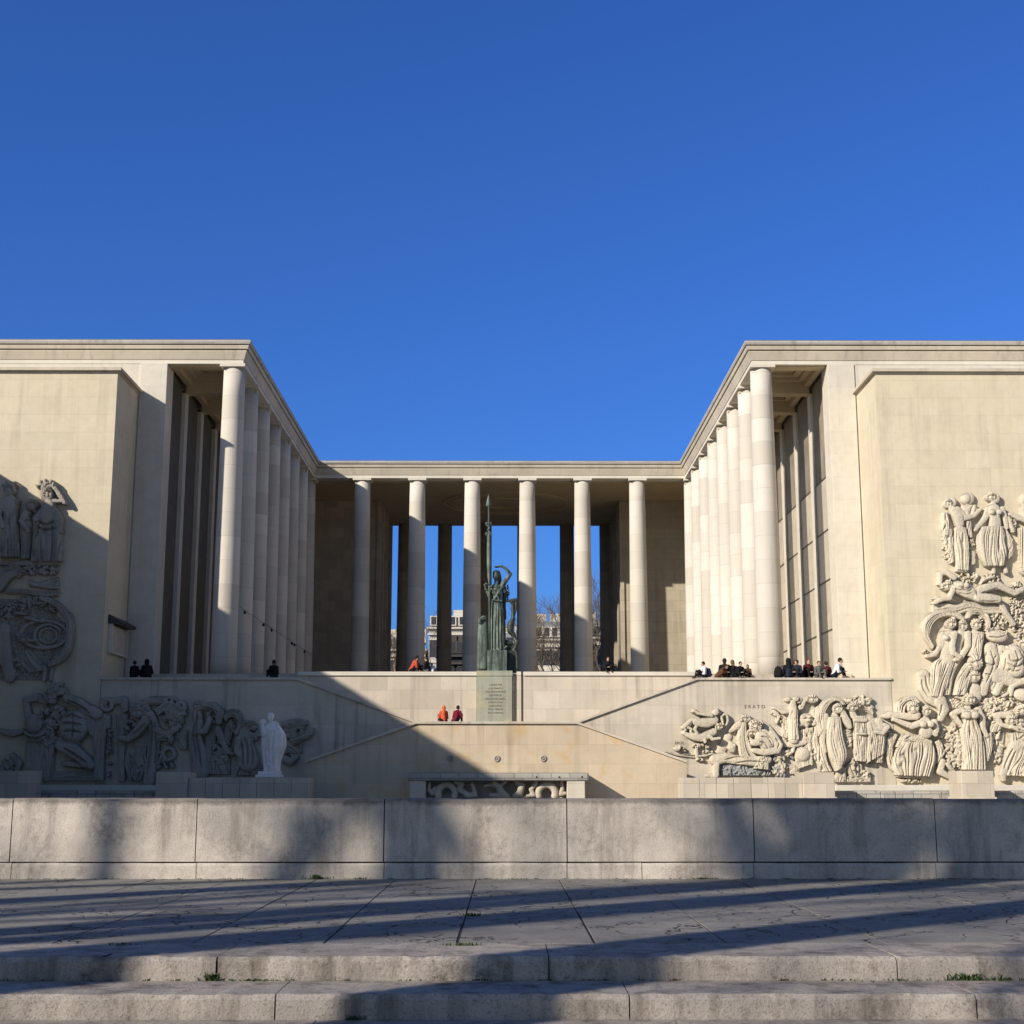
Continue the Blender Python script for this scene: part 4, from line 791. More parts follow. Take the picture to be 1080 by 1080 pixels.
LC().l([440,280,26,520,310,30,570,350,34,630,380,36],.22).e(480,460,90,110,10,.16).l([560,370,60,590,430,40,600,500,30],.1).l([400,580,34,480,610,48,560,680,42,590,700,30],.22).l([590,690,22,520,700,22,420,690,20],.16).l([400,560,40,470,560,44],.12).g([450,300,520,330,590,380],8,.12).g([420,400,470,390,540,410],8,.12).g([420,440,470,440,540,450],8,.12).g([430,490,480,490,540,500],8,.12).g([480,370,490,440,480,540],7,.1).g([430,600,500,640,570,690],8,.12).g([400,640,460,660,530,700],7,.1).build('relief_figure', md, mus, label='crouching muscular man with his back bent')
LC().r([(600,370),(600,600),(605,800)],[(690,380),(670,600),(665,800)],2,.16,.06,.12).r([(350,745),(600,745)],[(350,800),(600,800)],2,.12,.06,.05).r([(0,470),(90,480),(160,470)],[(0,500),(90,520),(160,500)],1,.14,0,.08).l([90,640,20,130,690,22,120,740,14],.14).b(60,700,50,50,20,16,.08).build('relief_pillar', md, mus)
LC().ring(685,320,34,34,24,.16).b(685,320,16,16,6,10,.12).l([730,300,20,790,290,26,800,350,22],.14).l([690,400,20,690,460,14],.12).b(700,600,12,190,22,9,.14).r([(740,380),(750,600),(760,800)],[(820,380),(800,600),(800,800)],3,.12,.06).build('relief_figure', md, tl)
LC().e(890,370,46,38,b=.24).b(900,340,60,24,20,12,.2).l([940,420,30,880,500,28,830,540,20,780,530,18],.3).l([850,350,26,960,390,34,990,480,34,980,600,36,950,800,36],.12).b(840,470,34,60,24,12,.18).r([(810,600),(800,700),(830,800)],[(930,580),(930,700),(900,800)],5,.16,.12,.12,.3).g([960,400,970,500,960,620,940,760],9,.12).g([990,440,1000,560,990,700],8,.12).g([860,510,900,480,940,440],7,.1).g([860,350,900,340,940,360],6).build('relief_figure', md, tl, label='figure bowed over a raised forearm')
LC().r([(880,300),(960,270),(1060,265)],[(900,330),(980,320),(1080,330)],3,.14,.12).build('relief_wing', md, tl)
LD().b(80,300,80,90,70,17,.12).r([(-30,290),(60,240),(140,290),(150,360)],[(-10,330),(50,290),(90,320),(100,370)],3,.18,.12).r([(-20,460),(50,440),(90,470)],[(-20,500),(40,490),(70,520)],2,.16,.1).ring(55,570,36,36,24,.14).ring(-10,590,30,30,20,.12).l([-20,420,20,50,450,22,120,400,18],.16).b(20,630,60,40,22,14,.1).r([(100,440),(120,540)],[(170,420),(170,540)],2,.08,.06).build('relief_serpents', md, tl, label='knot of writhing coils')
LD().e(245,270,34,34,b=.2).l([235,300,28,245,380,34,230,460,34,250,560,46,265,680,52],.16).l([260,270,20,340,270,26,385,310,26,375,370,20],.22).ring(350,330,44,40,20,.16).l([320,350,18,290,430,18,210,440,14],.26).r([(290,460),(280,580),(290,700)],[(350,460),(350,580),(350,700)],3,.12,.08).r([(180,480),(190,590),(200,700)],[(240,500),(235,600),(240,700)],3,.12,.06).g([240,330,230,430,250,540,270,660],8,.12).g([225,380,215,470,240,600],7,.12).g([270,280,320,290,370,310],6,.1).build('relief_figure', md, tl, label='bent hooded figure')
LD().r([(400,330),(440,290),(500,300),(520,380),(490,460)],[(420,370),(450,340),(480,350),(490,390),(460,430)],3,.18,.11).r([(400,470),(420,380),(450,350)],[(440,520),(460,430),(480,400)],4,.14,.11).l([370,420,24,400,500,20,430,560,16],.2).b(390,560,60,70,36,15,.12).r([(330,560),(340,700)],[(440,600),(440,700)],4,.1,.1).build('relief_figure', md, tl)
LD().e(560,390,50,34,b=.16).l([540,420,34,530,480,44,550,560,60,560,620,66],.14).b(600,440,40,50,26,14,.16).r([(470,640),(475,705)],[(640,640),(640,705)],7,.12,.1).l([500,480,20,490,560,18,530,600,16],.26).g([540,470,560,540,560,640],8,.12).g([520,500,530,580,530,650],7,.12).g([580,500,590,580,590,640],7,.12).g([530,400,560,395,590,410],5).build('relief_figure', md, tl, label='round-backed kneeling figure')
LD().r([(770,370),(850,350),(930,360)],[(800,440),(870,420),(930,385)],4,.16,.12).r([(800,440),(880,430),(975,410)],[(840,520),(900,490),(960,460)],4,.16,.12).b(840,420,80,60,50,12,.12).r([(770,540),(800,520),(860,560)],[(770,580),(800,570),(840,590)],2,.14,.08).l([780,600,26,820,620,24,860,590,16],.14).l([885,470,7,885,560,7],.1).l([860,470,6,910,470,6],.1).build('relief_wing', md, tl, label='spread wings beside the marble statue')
# ================================================================== BRONZE STATUE
YB = 79.3
def SB(x, y, dy=0): return at(500+x/9, 590+y/9, YB+dy)
KB = (YB/FPX)*1.04/9
def bch(pts): return [(*SB(x, y, dy), r*KB) for x, y, r, dy in pts]
bs_ = tag(empty('bronze_statue', tuple(SB(225, 1045))), 'green bronze draped woman holding a tall lance and shading her eyes, on the terrace edge', 'statue')
zb0 = ZF
def loft(secs, nfl=0, seg=96, amp=.0, mbx=None):
    """closed draped body: sections (centre point, half width, half depth), with vertical flutes"""
    mbx = mbx or MB(); vs = []; fs = []; n = len(secs)
    for i, (c, rx, ry, fa) in enumerate(secs):
        for k in range(seg):
            a = 2*math.pi*k/seg; f = 1 + fa*(abs(math.sin(a*nfl/2 + .35*math.sin(i*.8)))**.7 - .6) if nfl else 1
            vs.append((c[0]+rx*f*math.cos(a), c[1]+ry*f*math.sin(a), c[2]))
    for i in range(n-1):
        for k in range(seg): k2 = (k+1)%seg; fs.append((i*seg+k, i*seg+k2, (i+1)*seg+k2, (i+1)*seg+k))
    fs += [tuple(range(seg-1,-1,-1)), tuple((n-1)*seg+k for k in range(seg))]
    mbx.add(vs, fs); return mbx
m = MB()
secs = []
for y, cx, hw, fa in ((868,222,66,.30),(840,222,66,.32),(760,222,63,.34),(660,222,60,.34),(560,222,56,.32),(470,220,52,.28),(410,217,47,.2),(385,216,44,.12)):
    secs.append((SB(cx, y), hw*KB, hw*KB*.85, fa))
loft(secs, 15, 150, mbx=m)
m.chain(bch([(216,395,46,0),(214,340,50,0),(214,285,48,0)])); m.chain(bch([(180,262,24,0),(250,262,24,0)])); m.ell(SB(192,315,-.26), 24*KB, 22*KB, 24*KB); m.ell(SB(238,315,-.26), 24*KB, 22*KB, 24*KB)
m.chain(bch([(207,240,18,0),(207,205,16,0)])); m.ell(SB(207,155,-.03), 30*KB, 34*KB, 42*KB); m.ell(SB(212,138,.04), 34*KB, 38*KB, 36*KB); m.chain(bch([(198,158,5,-.2),(196,172,7,-.23)])); m.chain(bch([(232,150,22,.08),(236,195,16,.1)]))
m.chain(bch([(258,262,27,0),(300,205,22,-.05),(345,140,17,-.1)])); m.chain(bch([(345,140,17,-.1),(300,85,14,-.2),(255,62,11,-.25)])); 
for k in range(5): m.chain(bch([(258,58+k*3,6,-.25+k*.02),(225,62+k*3.5,5.4,-.26+k*.02),(190+k*4,68+k*3,4,-.24+k*.02)]), 8)
m.chain(bch([(175,265,24,0),(150,320,20,-.1),(140,345,16,-.2),(133,300,13,-.28)]))
for k in range(4): m.chain(bch([(132,292+k*9,6,-.30),(118,294+k*9,5.5,-.26),(122,297+k*9,5,-.16)]), 8)
m.chain(bch([(118,320,6,-.28),(130,300,6,-.33)]), 8)
for x0_, y0_, x1_, y1_ in ((165,275,240,380),(258,270,190,380),(175,385,262,395)): m.chain(bch([(x0_,y0_,8,-.33),(x1_,y1_,8,-.36)]))
for x, y in ((196,862),(240,862)): m.chain(bch([(x,y,12,-.3),(x,y,12,-.45)]))
o = link('body', m.fused(.028, smooth_it=1), M['bronze'], bs_)
o = link('hair', MB().ell(SB(213,128,.03), 36*KB, 41*KB, 26*KB).chain(bch([(238,150,20,.1),(246,195,18,.14),(236,235,12,.16)])).fused(.04), M['bronze_d'], bs_)
# sleeve of drapery behind the shoulder
m = MB(); m.chain(bch([(285,270,22,.1),(292,330,26,.1),(285,390,20,.1),(290,460,14,.1),(300,560,10,.1)])); m.chain(bch([(270,470,20,.1),(285,640,16,.1),(290,760,12,.1)])); link('cloak', m.fused(.045), M['bronze_d'], bs_)
# lance with its blade, knots and bound sheath
m = MB(); tip = SB(136, -618); m.tube([SB(150,900,-.35), SB(146,400,-.35), SB(141,-300,-.3), SB(139,-500,-.3)], [.06, .06, .05, .045], 12)
o = m.obj('lance', M['bronze'], bs_, True)
vs = []; m = MB()
zs = [(-500,4,4),(-512,26,8),(-545,20,6),(-580,10,5),(-618,1,1)]
for y, w, d in zs:
    c = SB(139+(y+500)*.02, y, -.3); w *= KB; d *= KB; vs += [(c.x-w,c.y,c.z),(c.x,c.y-d,c.z),(c.x+w,c.y,c.z),(c.x,c.y+d,c.z)]
fs = [(i*4+k, i*4+(k+1)%4, (i+1)*4+(k+1)%4, (i+1)*4+k) for i in range(len(zs)-1) for k in range(4)]+[(3,2,1,0),tuple(range(16,20))]
m.add(vs, fs).obj('lance_blade', M['bronze'], bs_)
m = MB(); m.chain(bch([(139,-230,17,-.3),(139,-100,19,-.3),(142,60,21,-.3),(144,160,18,-.3),(145,230,10,-.3)])); m.chain(bch([(139,-400,9,-.3),(139,-260,11,-.3)])); link('bound_sheath', m.fused(.035), M['bronze'], bs_)
m = MB()
for yc in (-335, -240): 
    for sx in (-1, 1): m.chain(bch([(139,yc,7,-.32),(139+sx*22,yc-18,6,-.34),(139+sx*28,yc+2,6,-.34),(139+sx*14,yc+16,5,-.32)]), 8)
m.chain(bch([(125,-320,7,-.36),(152,-300,7,-.36),(126,-280,7,-.36),(150,-262,6,-.36)]), 8)
m.chain(bch([(146,240,9,-.42),(112,228,9,-.4),(98,245,9,-.36),(112,262,9,-.36),(104,285,8,-.36),(126,290,8,-.4)]), 8); link('serpents', m.fused(.03), M['bronze'], bs_)
# winged shield stele left of the figure, with hooked crest
m = MB(); loft([(SB(82,1046,.3), 50*KB, 26*KB, .05), (SB(82,900,.3), 50*KB, 26*KB, .08), (SB(82,700,.3), 48*KB, 26*KB, .1), (SB(82,620,.3), 44*KB, 24*KB, .08), (SB(82,575,.3), 34*KB, 18*KB, .05), (SB(82,550,.3), 10*KB, 8*KB, 0)], 14, 72, mbx=m)
m.chain(bch([(60,600,12,.1),(62,560,11,.05),(88,540,10,0),(112,548,9,0),(108,568,7,0)])); m.chain(bch([(46,600,9,.1),(40,560,7,.1)])); link('shield', m.fused(.04), M['bronze'], bs_)
# cast block under the feet and the dark group on the right
MB().box(SB(128,950).x, SB(312,950).x, YB-.55, YB+.75, zb0-.02, SB(220,868).z).obj('block', M['bronze'], bs_, bevel=.03)
MB().box(SB(313,950).x, SB(420,950).x, YB-.1, YB+.9, zb0-.02, SB(360,830).z).obj('rear_block', M['bronze_d'], bs_, bevel=.04)
m = MB(); m.chain(bch([(280,400,10,.1),(330,392,14,.1),(400,385,18,.1),(420,372,10,.1)])); m.chain(bch([(350,400,14,.1),(372,430,17,.1),(368,480,15,.1),(372,560,20,.1),(350,620,34,.1),(345,680,30,.1),(375,720,22,.1),(385,760,22,.1)])); m.chain(bch([(405,400,12,.1),(400,480,8,.1),(380,540,8,.1)]))
m.chain(bch([(380,740,20,.1),(410,790,22,0),(395,840,24,-.1),(375,860,18,-.15),(405,890,18,-.2),(410,960,15,-.2),(412,1040,14,-.2)])); m.chain(bch([(275,770,20,.1),(310,790,24,.1),(345,800,20,.1),(385,790,16,.1)])); m.chain(bch([(290,850,24,-.1),(310,830,18,-.2)]))
link('dark_companion', m.fused(.04), M['bronze_d'], bs_)
m = MB()
for k in range(7): a = k*1.1; m.chain(bch([(318+8*math.sin(a),245+k*21,8,.1),(326-12*math.sin(a+1),256+k*21,7,.1)]), 8)
link('laurel', m.fused(.03), M['bronze_d'], bs_)
MB().box(SB(60,1050).x-.25, SB(420,1050).x+.2, YB-.8, YB+1.2, ZF+.001, zb0+.07).obj('base_slab', M['stele'], bs_)
# ================================================================== WHITE MARBLE STATUE
YM = 68.3
def SM(x, y, dy=0): return at(170+x/6, 700+y/6, YM+dy)
KM = (YM/FPX)/6
ms = tag(empty('marble_statue', tuple(SM(690, 725))), 'white marble cloaked figure standing on the low block wall', 'statue')
m = MB(); secs = []
for y, cx, hw, fa in ((684,702,48,.10),(660,700,47,.12),(610,700,52,.13),(560,708,62,.12),(520,713,70,.11),(470,713,70,.10),(430,711,62,.08),(405,706,50,.05),(388,702,34,.03),(372,698,20,0)):
    secs.append((SM(cx, y), hw*KM*1.08, hw*KM*.78, fa))
loft(secs, 11, 110, mbx=m)
mch = lambda pts: [(*SM(x, y, dy), r*KM) for x, y, r, dy in pts]
m.chain(mch([(694,385,13,-.05),(692,362,12,-.08)])); m.ell(SM(691,338,-.1), 20*KM, 24*KM, 27*KM); m.chain(mch([(682,338,5,-.26),(680,346,6,-.30)])); m.chain(mch([(684,356,8,-.25),(684,362,7,-.26)]))
m.chain(mch([(676,398,22,-.1),(655,420,20,-.25),(648,445,17,-.35)])); m.chain(mch([(648,445,17,-.35),(640,400,13,-.42),(642,372,11,-.42)])); m.chain(mch([(630,372,8,-.42),(660,368,8,-.42)]))
for k in range(4): m.chain(mch([(634+k*7,366,4.5,-.44),(633+k*7,354,4,-.44)]), 8)
m.chain(mch([(720,390,26,.02),(755,440,20,.05),(770,500,16,.05),(765,540,12,.03)])); m.chain(mch([(664,420,14,-.22),(668,520,10,-.3),(676,640,9,-.3)])); m.chain(mch([(700,420,10,-.38),(690,520,9,-.44),(694,660,9,-.34)])); m.chain(mch([(735,450,10,-.3),(726,540,9,-.36),(716,660,9,-.3)]))
m.chain(mch([(664,672,14,-.3),(655,682,10,-.42)]))
link('figure', m.fused(.022), M['marble'], ms); link('hair', MB().ell(SM(694,330,-.06), 22*KM, 26*KM, 22*KM).fused(.02), M['marble'], ms)
zlw = P(540, 820.3, 67.6).z
MB().box(SM(622,700).x, SM(752,700).x, YM-.5, YM+.5, SM(690,702).z, SM(690,684).z+.02).box(SM(608,710).x, SM(763,710).x, YM-.6, YM+.6, zlw+.014, SM(690,702).z-.002).obj('base', M['marble'], ms, bevel=.03)
# ================================================================== PEOPLE sitting on the terrace edge
skin = plain('skin', (.42, .26, .19), .6); PM = {}
def cloth(c):
    if c not in PM: PM[c] = plain('cloth', c, .9, .1, 0, .3, 14)
    return PM[c]
POSE = {}
def mirror_chain(m, pts, off=0):
    for s in (-1, 1): m.chain([(s*x, y, z, r+off) for x, y, z, r in pts], 12)
def make_pose(name, lean, knees, arms, headturn=0, stand=False):
    """figure facing -Y, hips over the origin. lean: forward shift of the chest"""
    hz = .09 if not stand else .90
    ch = (0, -lean, hz+.40 if lean < .3 else hz+.30); nk = (0, -lean*1.25, ch[2]+.13); hd = (0, -lean*1.4-.02, ch[2]+.27 if lean < .3 else ch[2]+.20)
    sh = (.17, -lean*1.1, ch[2]+.06)
    if stand: legs = [(.09, 0, hz, .085), (.10, -.02, .48, .06), (.10, .02, .09, .042), (.10, -.12, .035, .035)]
    else: legs = [(.10, 0, hz, .09), (knees[0], -knees[1], knees[2], .062), (knees[3], -knees[4], .06, .042), (knees[3], -knees[4]-.13, .035, .034)]
    elb = (arms[0], -lean-arms[1], ch[2]-arms[2]); hand = (arms[3], -lean-arms[4], ch[2]-arms[5])
    arm = [(*sh, .052), (*elb, .042), (*hand, .028)]
    b = MB(); b.chain([(0, 0, hz, .135), (0, -lean*.5, hz+.2, .12), (*ch, .15)]); b.chain([(-.15, sh[1], sh[2], .06), (.15, sh[1], sh[2], .06)]); b.chain([(*nk, .055), (*hd[:2], hd[2]-.06, .052)])
    b.ell((hd[0], hd[1], hd[2]+.01), .076, .095, .115); b.caps((hd[0], hd[1]-.092, hd[2]+.01), .010, (hd[0], hd[1]-.108, hd[2]-.02), .015, 8); b.caps((hd[0]-.02, hd[1]-.085, hd[2]-.055), .010, (hd[0]+.02, hd[1]-.085, hd[2]-.055), .010, 8); b.chain([(0, hd[1]-.04, hd[2]-.07, .045), (0, hd[1]-.07, hd[2]-.085, .025)])
    for s in (-1, 1): b.ell((s*.076, hd[1]+.01, hd[2]), .012, .02, .032, 8)
    mirror_chain(b, arm); mirror_chain(b, legs)
    for s in (-1, 1):
        hx, hy, hzz = s*hand[0], hand[1], hand[2]; d = Vector((hx-s*elb[0], hy-elb[1], hzz-elb[2])).normalized(); sd = d.cross(Vector((0, 0, 1))).normalized(); b.caps((hx, hy, hzz), .028, Vector((hx, hy, hzz))+d*.07, .034, 10)
        for k in range(4):
            p0 = Vector((hx, hy, hzz))+d*.09+sd*(k-1.5)*.021; p1 = p0+d*(.035+.008*(k in (1, 2))); p2 = p1+d*.02+Vector((0, 0, -.022)); b.chain([(*p0, .0095), (*p1, .009), (*p2, .008)], 8)
        p0 = Vector((hx, hy, hzz))+d*.03+sd*.035*s; p1 = p0+sd*.025*s+d*.035; b.chain([(*p0, .011), (*p1, .009)], 8)
    j = MB(); j.chain([(0, 0, hz+.02, .165), (0, -lean*.5, hz+.2, .15), (*ch, .175), (nk[0], nk[1], nk[2]-.03, .09)]); j.chain([(-.16, sh[1], sh[2], .08), (.16, sh[1], sh[2], .08)])
    hs = Vector(elb)*.12+Vector(hand)*.88; mirror_chain(j, [(*sh, .078), (*elb, .066), (*hs, .048)])
    t = MB(); t.chain([(-.07, 0, hz-.01, .15), (.07, 0, hz-.01, .15)]); l3 = legs[:3]; l3[2] = (l3[2][0], l3[2][1], l3[2][2]+.04, .055); mirror_chain(t, [(l3[0][0], l3[0][1], l3[0][2], .105), (l3[1][0], l3[1][1], l3[1][2], .08), l3[2]])
    h = MB(); h.ell((hd[0], hd[1]+.022, hd[2]+.035), .092, .105, .11); h2 = MB(); h2.ell((hd[0], hd[1]+.022, hd[2]+.035), .092, .105, .11); h2.chain([(0, hd[1]+.07, hd[2], .07), (0, hd[1]+.11, hd[2]-.16, .06)])
    hd_ = MB(); hd_.ell((hd[0], hd[1]+.02, hd[2]+.025), .115, .125, .14); hd_.chain([(0, hd[1]+.03, hd[2]-.03, .11), (0, nk[1]+.02, nk[2]-.02, .12)])
    sho = MB(); mirror_chain(sho, [(legs[3][0], legs[2][1]+.03, .045, .048), (legs[3][0], legs[3][1]-.03, .035, .04)])
    POSE[name] = dict(body=b.fused(.009, 'person_body', 2), jacket=j.fused(.02, 'jacket'), trousers=t.fused(.02, 'trousers'), hair=h.mesh('hair'), long=h2.fused(.015, 'hair'), hood=hd_.fused(.018, 'hood'), shoe=sho.fused(.015, 'shoe'))
    me = POSE[name]['hair']; me.polygons.foreach_set('use_smooth', [True]*len(me.polygons))
make_pose('upright', .04, (.16, .36, .38, .14, .46), (.24, .06, .26, .08, .30, .22))
make_pose('hunched', .20, (.18, .34, .42, .14, .44), (.26, .04, .22, .06, .24, .20))
make_pose('folded', .32, (.30, .30, .20, .06, .26), (.28, .06, .14, .04, .22, .10))
make_pose('standing', .02, (0, 0, 0, 0, 0), (.25, .02, .26, .14, .20, .38), stand=True)
bpk = MB(); loft([(Vector((0, .24, .08)), .17, .10, 0), (Vector((0, .25, .14)), .19, .13, 0), (Vector((0, .25, .35)), .18, .13, 0), (Vector((0, .23, .50)), .14, .10, 0), (Vector((0, .22, .55)), .06, .05, 0)], 0, 32, mbx=bpk); bpk.caps((-.12, .36, .2), .05, (.12, .36, .2), .05)
for s in (-1, 1): bpk.tube([(s*.1, .2, .5), (s*.11, .02, .6), (s*.12, -.16, .45), (s*.13, -.1, .25), (s*.12, .14, .12)], .018, 8)
BPK = bpk.fused(.016, 'backpack')
def person(px, py, Y, pose, rz, jack, trou, hair, label, long=False, hood=None, scale=1.0, group='people sitting along the terrace edge', z=None, backpack=None, grey=None):
    p = at(px, py, Y); D_ = POSE[pose]
    def inst(me, nm, mat, parent):
        o = bpy.data.objects.new(nm, me); COL.objects.link(o)
        if not me.materials: me.materials.append(mat)
        o.material_slots[0].link = 'OBJECT'; o.material_slots[0].material = mat
        if parent: o.parent = parent
        return o
    o = inst(D_['body'], 'person', skin, None); o.location = (p.x, Y, p.z if z is None else z); o.rotation_euler = (0, 0, R(rz)); o.scale = (scale*1.08,)*3
    tag(o, label, 'person', group)
    inst(D_['jacket'], 'jacket', cloth(jack), o); inst(D_['trousers'], 'trousers', cloth(trou), o); inst(D_['shoe'], 'shoes', cloth((.04, .035, .03)), o)
    if hood: inst(D_['hood'], 'hood', cloth(hood), o)
    else: inst(D_['long' if long else 'hair'], 'hair', cloth(hair), o)
    if backpack: inst(BPK, 'backpack', cloth(backpack), o)
    return o
BK = (.012, .012, .014); NV = (.02, .025, .04); BR = (.09, .045, .025); RD = (.10, .03, .025); JN = (.05, .07, .11); HB = (.03, .02, .014); WT = (.6, .6, .62); GR = (.10, .10, .10)
ZE = ZW+.0
person(141, 712, 74.45, 'upright', 165, BK, BK, HB, 'person in black with narrow shoulders, outer of the pair beside the left end pier', z=ZE, scale=.95)
person(155, 712, 74.45, 'hunched', 200, BK, BK, HB, 'broad hunched person in black, nearer the columns of the pair by the left end pier', z=ZE, hood=BK, scale=1.05)
person(289, 712, 74.45, 'upright', 215, BK, NV, HB, 'lone person in black sitting below the shaded left columns', z=ZE)
person(434, 708, 77.7, 'hunched', 100, (.40, .07, .035), BK, HB, 'person in a red coat bent over on the court wall beside the second front column', z=zt-.03, scale=.98, group='people sitting on the court wall')
person(451, 708, 77.8, 'upright', 250, BK, GR, HB, 'dark-haired person in black facing the red coat on the court wall', z=zt-.03, scale=.9, long=True, group='people sitting on the court wall')
person(456, 708, 77.9, 'folded', 190, WT, GR, HB, 'person in a white top folded forward next to the red coat', z=zt-.03, scale=.72, group='people sitting on the court wall')
person(640, 708, 77.9, 'hunched', 10, BK, BK, HB, 'person in black hunched at the foot of the sixth front column', z=zt-.03, scale=.9, group='people sitting on the court wall')
person(468, 762, 71.85, 'upright', 200, (.55, .10, .045), BK, HB, 'person in a bright orange hooded coat on the landing wall', z=zl-.02, hood=(.62, .16, .06), scale=.86, group='pair on the landing wall')
person(480, 762, 71.85, 'hunched', 150, (.16, .012, .03), BK, HB, 'person in a dark crimson coat next to the orange hood on the landing wall', z=zl-.02, scale=.88, group='pair on the landing wall')
person(743, 713, 74.45, 'upright', 285, WT, BK, HB, 'person in white with a black backpack at the top of the right stair wall', z=ZE, backpack=NV, scale=.92)
person(757, 713, 74.5, 'folded', 60, BR, BR, HB, 'person in rusty brown folded low at the near end of the first group', z=ZE, scale=.95)
person(764.5, 713, 75.1, 'upright', 170, BK, BK, HB, 'tall person in black rising above the brown coat', z=ZE, scale=1.16, long=True)
person(773.5, 713, 75.2, 'upright', 200, BK, NV, (.14, .08, .03), 'blond-haired person in black at the middle of the first group', z=ZE, scale=1.08, long=True)
person(778.5, 713, 74.45, 'hunched', 20, BK, BK, RD, 'red-haired person in black leaning in front of the blond one', z=ZE, scale=.9)
person(789, 713, 74.45, 'upright', 330, BR, BK, HB, 'person in brown sitting small at the right end of the first group', z=ZE, scale=.76, long=True)
person(832.5, 713, 75.2, 'upright', 190, BK, BK, BK, 'bulky person in black behind the dark rucksack', z=ZE, scale=1.16, hood=BK)
person(838, 713, 74.9, 'hunched', 160, BK, BK, HB, 'person in black half hidden beside the bulky one', z=ZE, scale=1.05)
person(845.5, 713, 74.45, 'hunched', 300, NV, BK, HB, 'person in navy leaning back in the second group', z=ZE, scale=1.0)
person(852.5, 713, 75.0, 'upright', 10, (.06, .012, .015), BK, RD, 'person in dark red facing out at the middle of the second group', z=ZE, scale=1.12, long=True)
person(863.5, 713, 74.45, 'upright', 15, (.11, .11, .105), GR, (.12, .07, .04), 'person in a grey jacket sitting upright before the window strips', z=ZE, scale=.95)
person(880, 713, 74.5, 'hunched', 65, WT, BK, HB, 'person in a white-sleeved jacket bent right over at the end pier', z=ZE, scale=1.12)
person(875, 713, 75.0, 'hunched', 200, (.07, .02, .02), BK, HB, 'person in dark maroon behind the white sleeves', z=ZE, scale=1.0)
def rucksack(px, sc, lab, rz, col):
    p = at(px, 713, 74.5); o = bpy.data.objects.new('rucksack', BPK); COL.objects.link(o); o.material_slots[0].link = 'OBJECT'; o.material_slots[0].material = cloth(col)
    o.location = (p.x, 74.5, ZE-.06*sc); o.rotation_euler = (0, 0, R(rz)); o.scale = (sc,)*3; tag(o, lab, 'rucksack', 'bags on the terrace edge')
BPK.materials.append(cloth(BK)) if not BPK.materials else None
rucksack(823, 1.25, 'big black rucksack standing before the second group', 150, BK); rucksack(829, 1.05, 'dark navy rucksack leaning on the big black one', 210, NV)
# ================================================================== SMALL FITTINGS
# floodlight cable along the left columns
xc = BX(-CX+.85); cm = MB(); pts = []
for i in range(29):
    y = Y1 + i*1.08; pts.append((xc, y, 9.75-.05*abs(math.sin(i*math.pi/4.1))))
cm.tube(pts, .014, 6); cb_ = tag(empty('floodlight_cable', (xc, Y1, 9.7)), 'black cable with small floodlights strung along the shaded left columns', 'cable'); cm.obj('cable', M['metal'], cb_)
for i, y in enumerate((80.2, 86.5, 89.6, 98.3, 99.4, 104.6)):
    l = MB().box(xc-.04, xc+.10, y-.08, y+.08, 9.50, 9.66).tube([(xc, y, 9.74), (xc+.06, y, 9.55)], .02, 6); l.obj('floodlight', M['metal'], cb_, bevel=.02)
# awning sign on the pylon's inner face
a0 = tag(empty('awning_box', (BX(-20.6), 76, 7)), 'small metal awning over a pale display case on the shaded pylon side', 'display case')
MB().box(BX(-20.64), BX(-20.46), 74.9, 77.9, 6.9, 8.25).obj('case', plain('display_case_paint', (.45, .40, .33), .6), a0, bevel=.01)
fr = MB()
for y in (74.82, 77.9): fr.box(BX(-20.64), BX(-20.40), y, y+.09, 6.8, 8.35)
fr.box(BX(-20.64), BX(-20.40), 74.92, 77.89, 6.8, 6.89); fr.obj('frame', M['archi'], a0)
MB().prism([(BX(-20.64), 8.36), (BX(-20.05), 8.36), (BX(-20.02), 8.5), (BX(-20.64), 8.85)], 74.7, 78.1).obj('awning', M['metal'], a0, bevel=.01)
# framed dark poster in the left corner of the portico
p0 = at(337, 700, 109.2); p1 = at(369, 700, 109.2); nb = tag(empty('poster_frame', ((p0.x+p1.x)/2, 109.2, ZF)), 'large dark framed poster standing behind the left corner columns', 'poster')
MB().box(p0.x, p1.x, 109.15, 109.22, ZF+.25, ZF+2.05).obj('poster', t_glass('poster_print', (.10, .06, .05), (.02, .025, .03)), nb)
fr = MB(); fr.box(p0.x-.06, p1.x+.06, 109.1, 109.24, ZF+2.052, ZF+2.12); fr.box(p0.x-.06, p1.x+.06, 109.1, 109.24, ZF+.17, ZF+.248)
for x in (p0.x-.06, p1.x): fr.box(x, x+.06, 109.11, 109.23, ZF+.0, ZF+2.05)
fr.obj('frame', plain('poster_frame_paint', (.12, .14, .18), .4), nb)
KSUN = .86
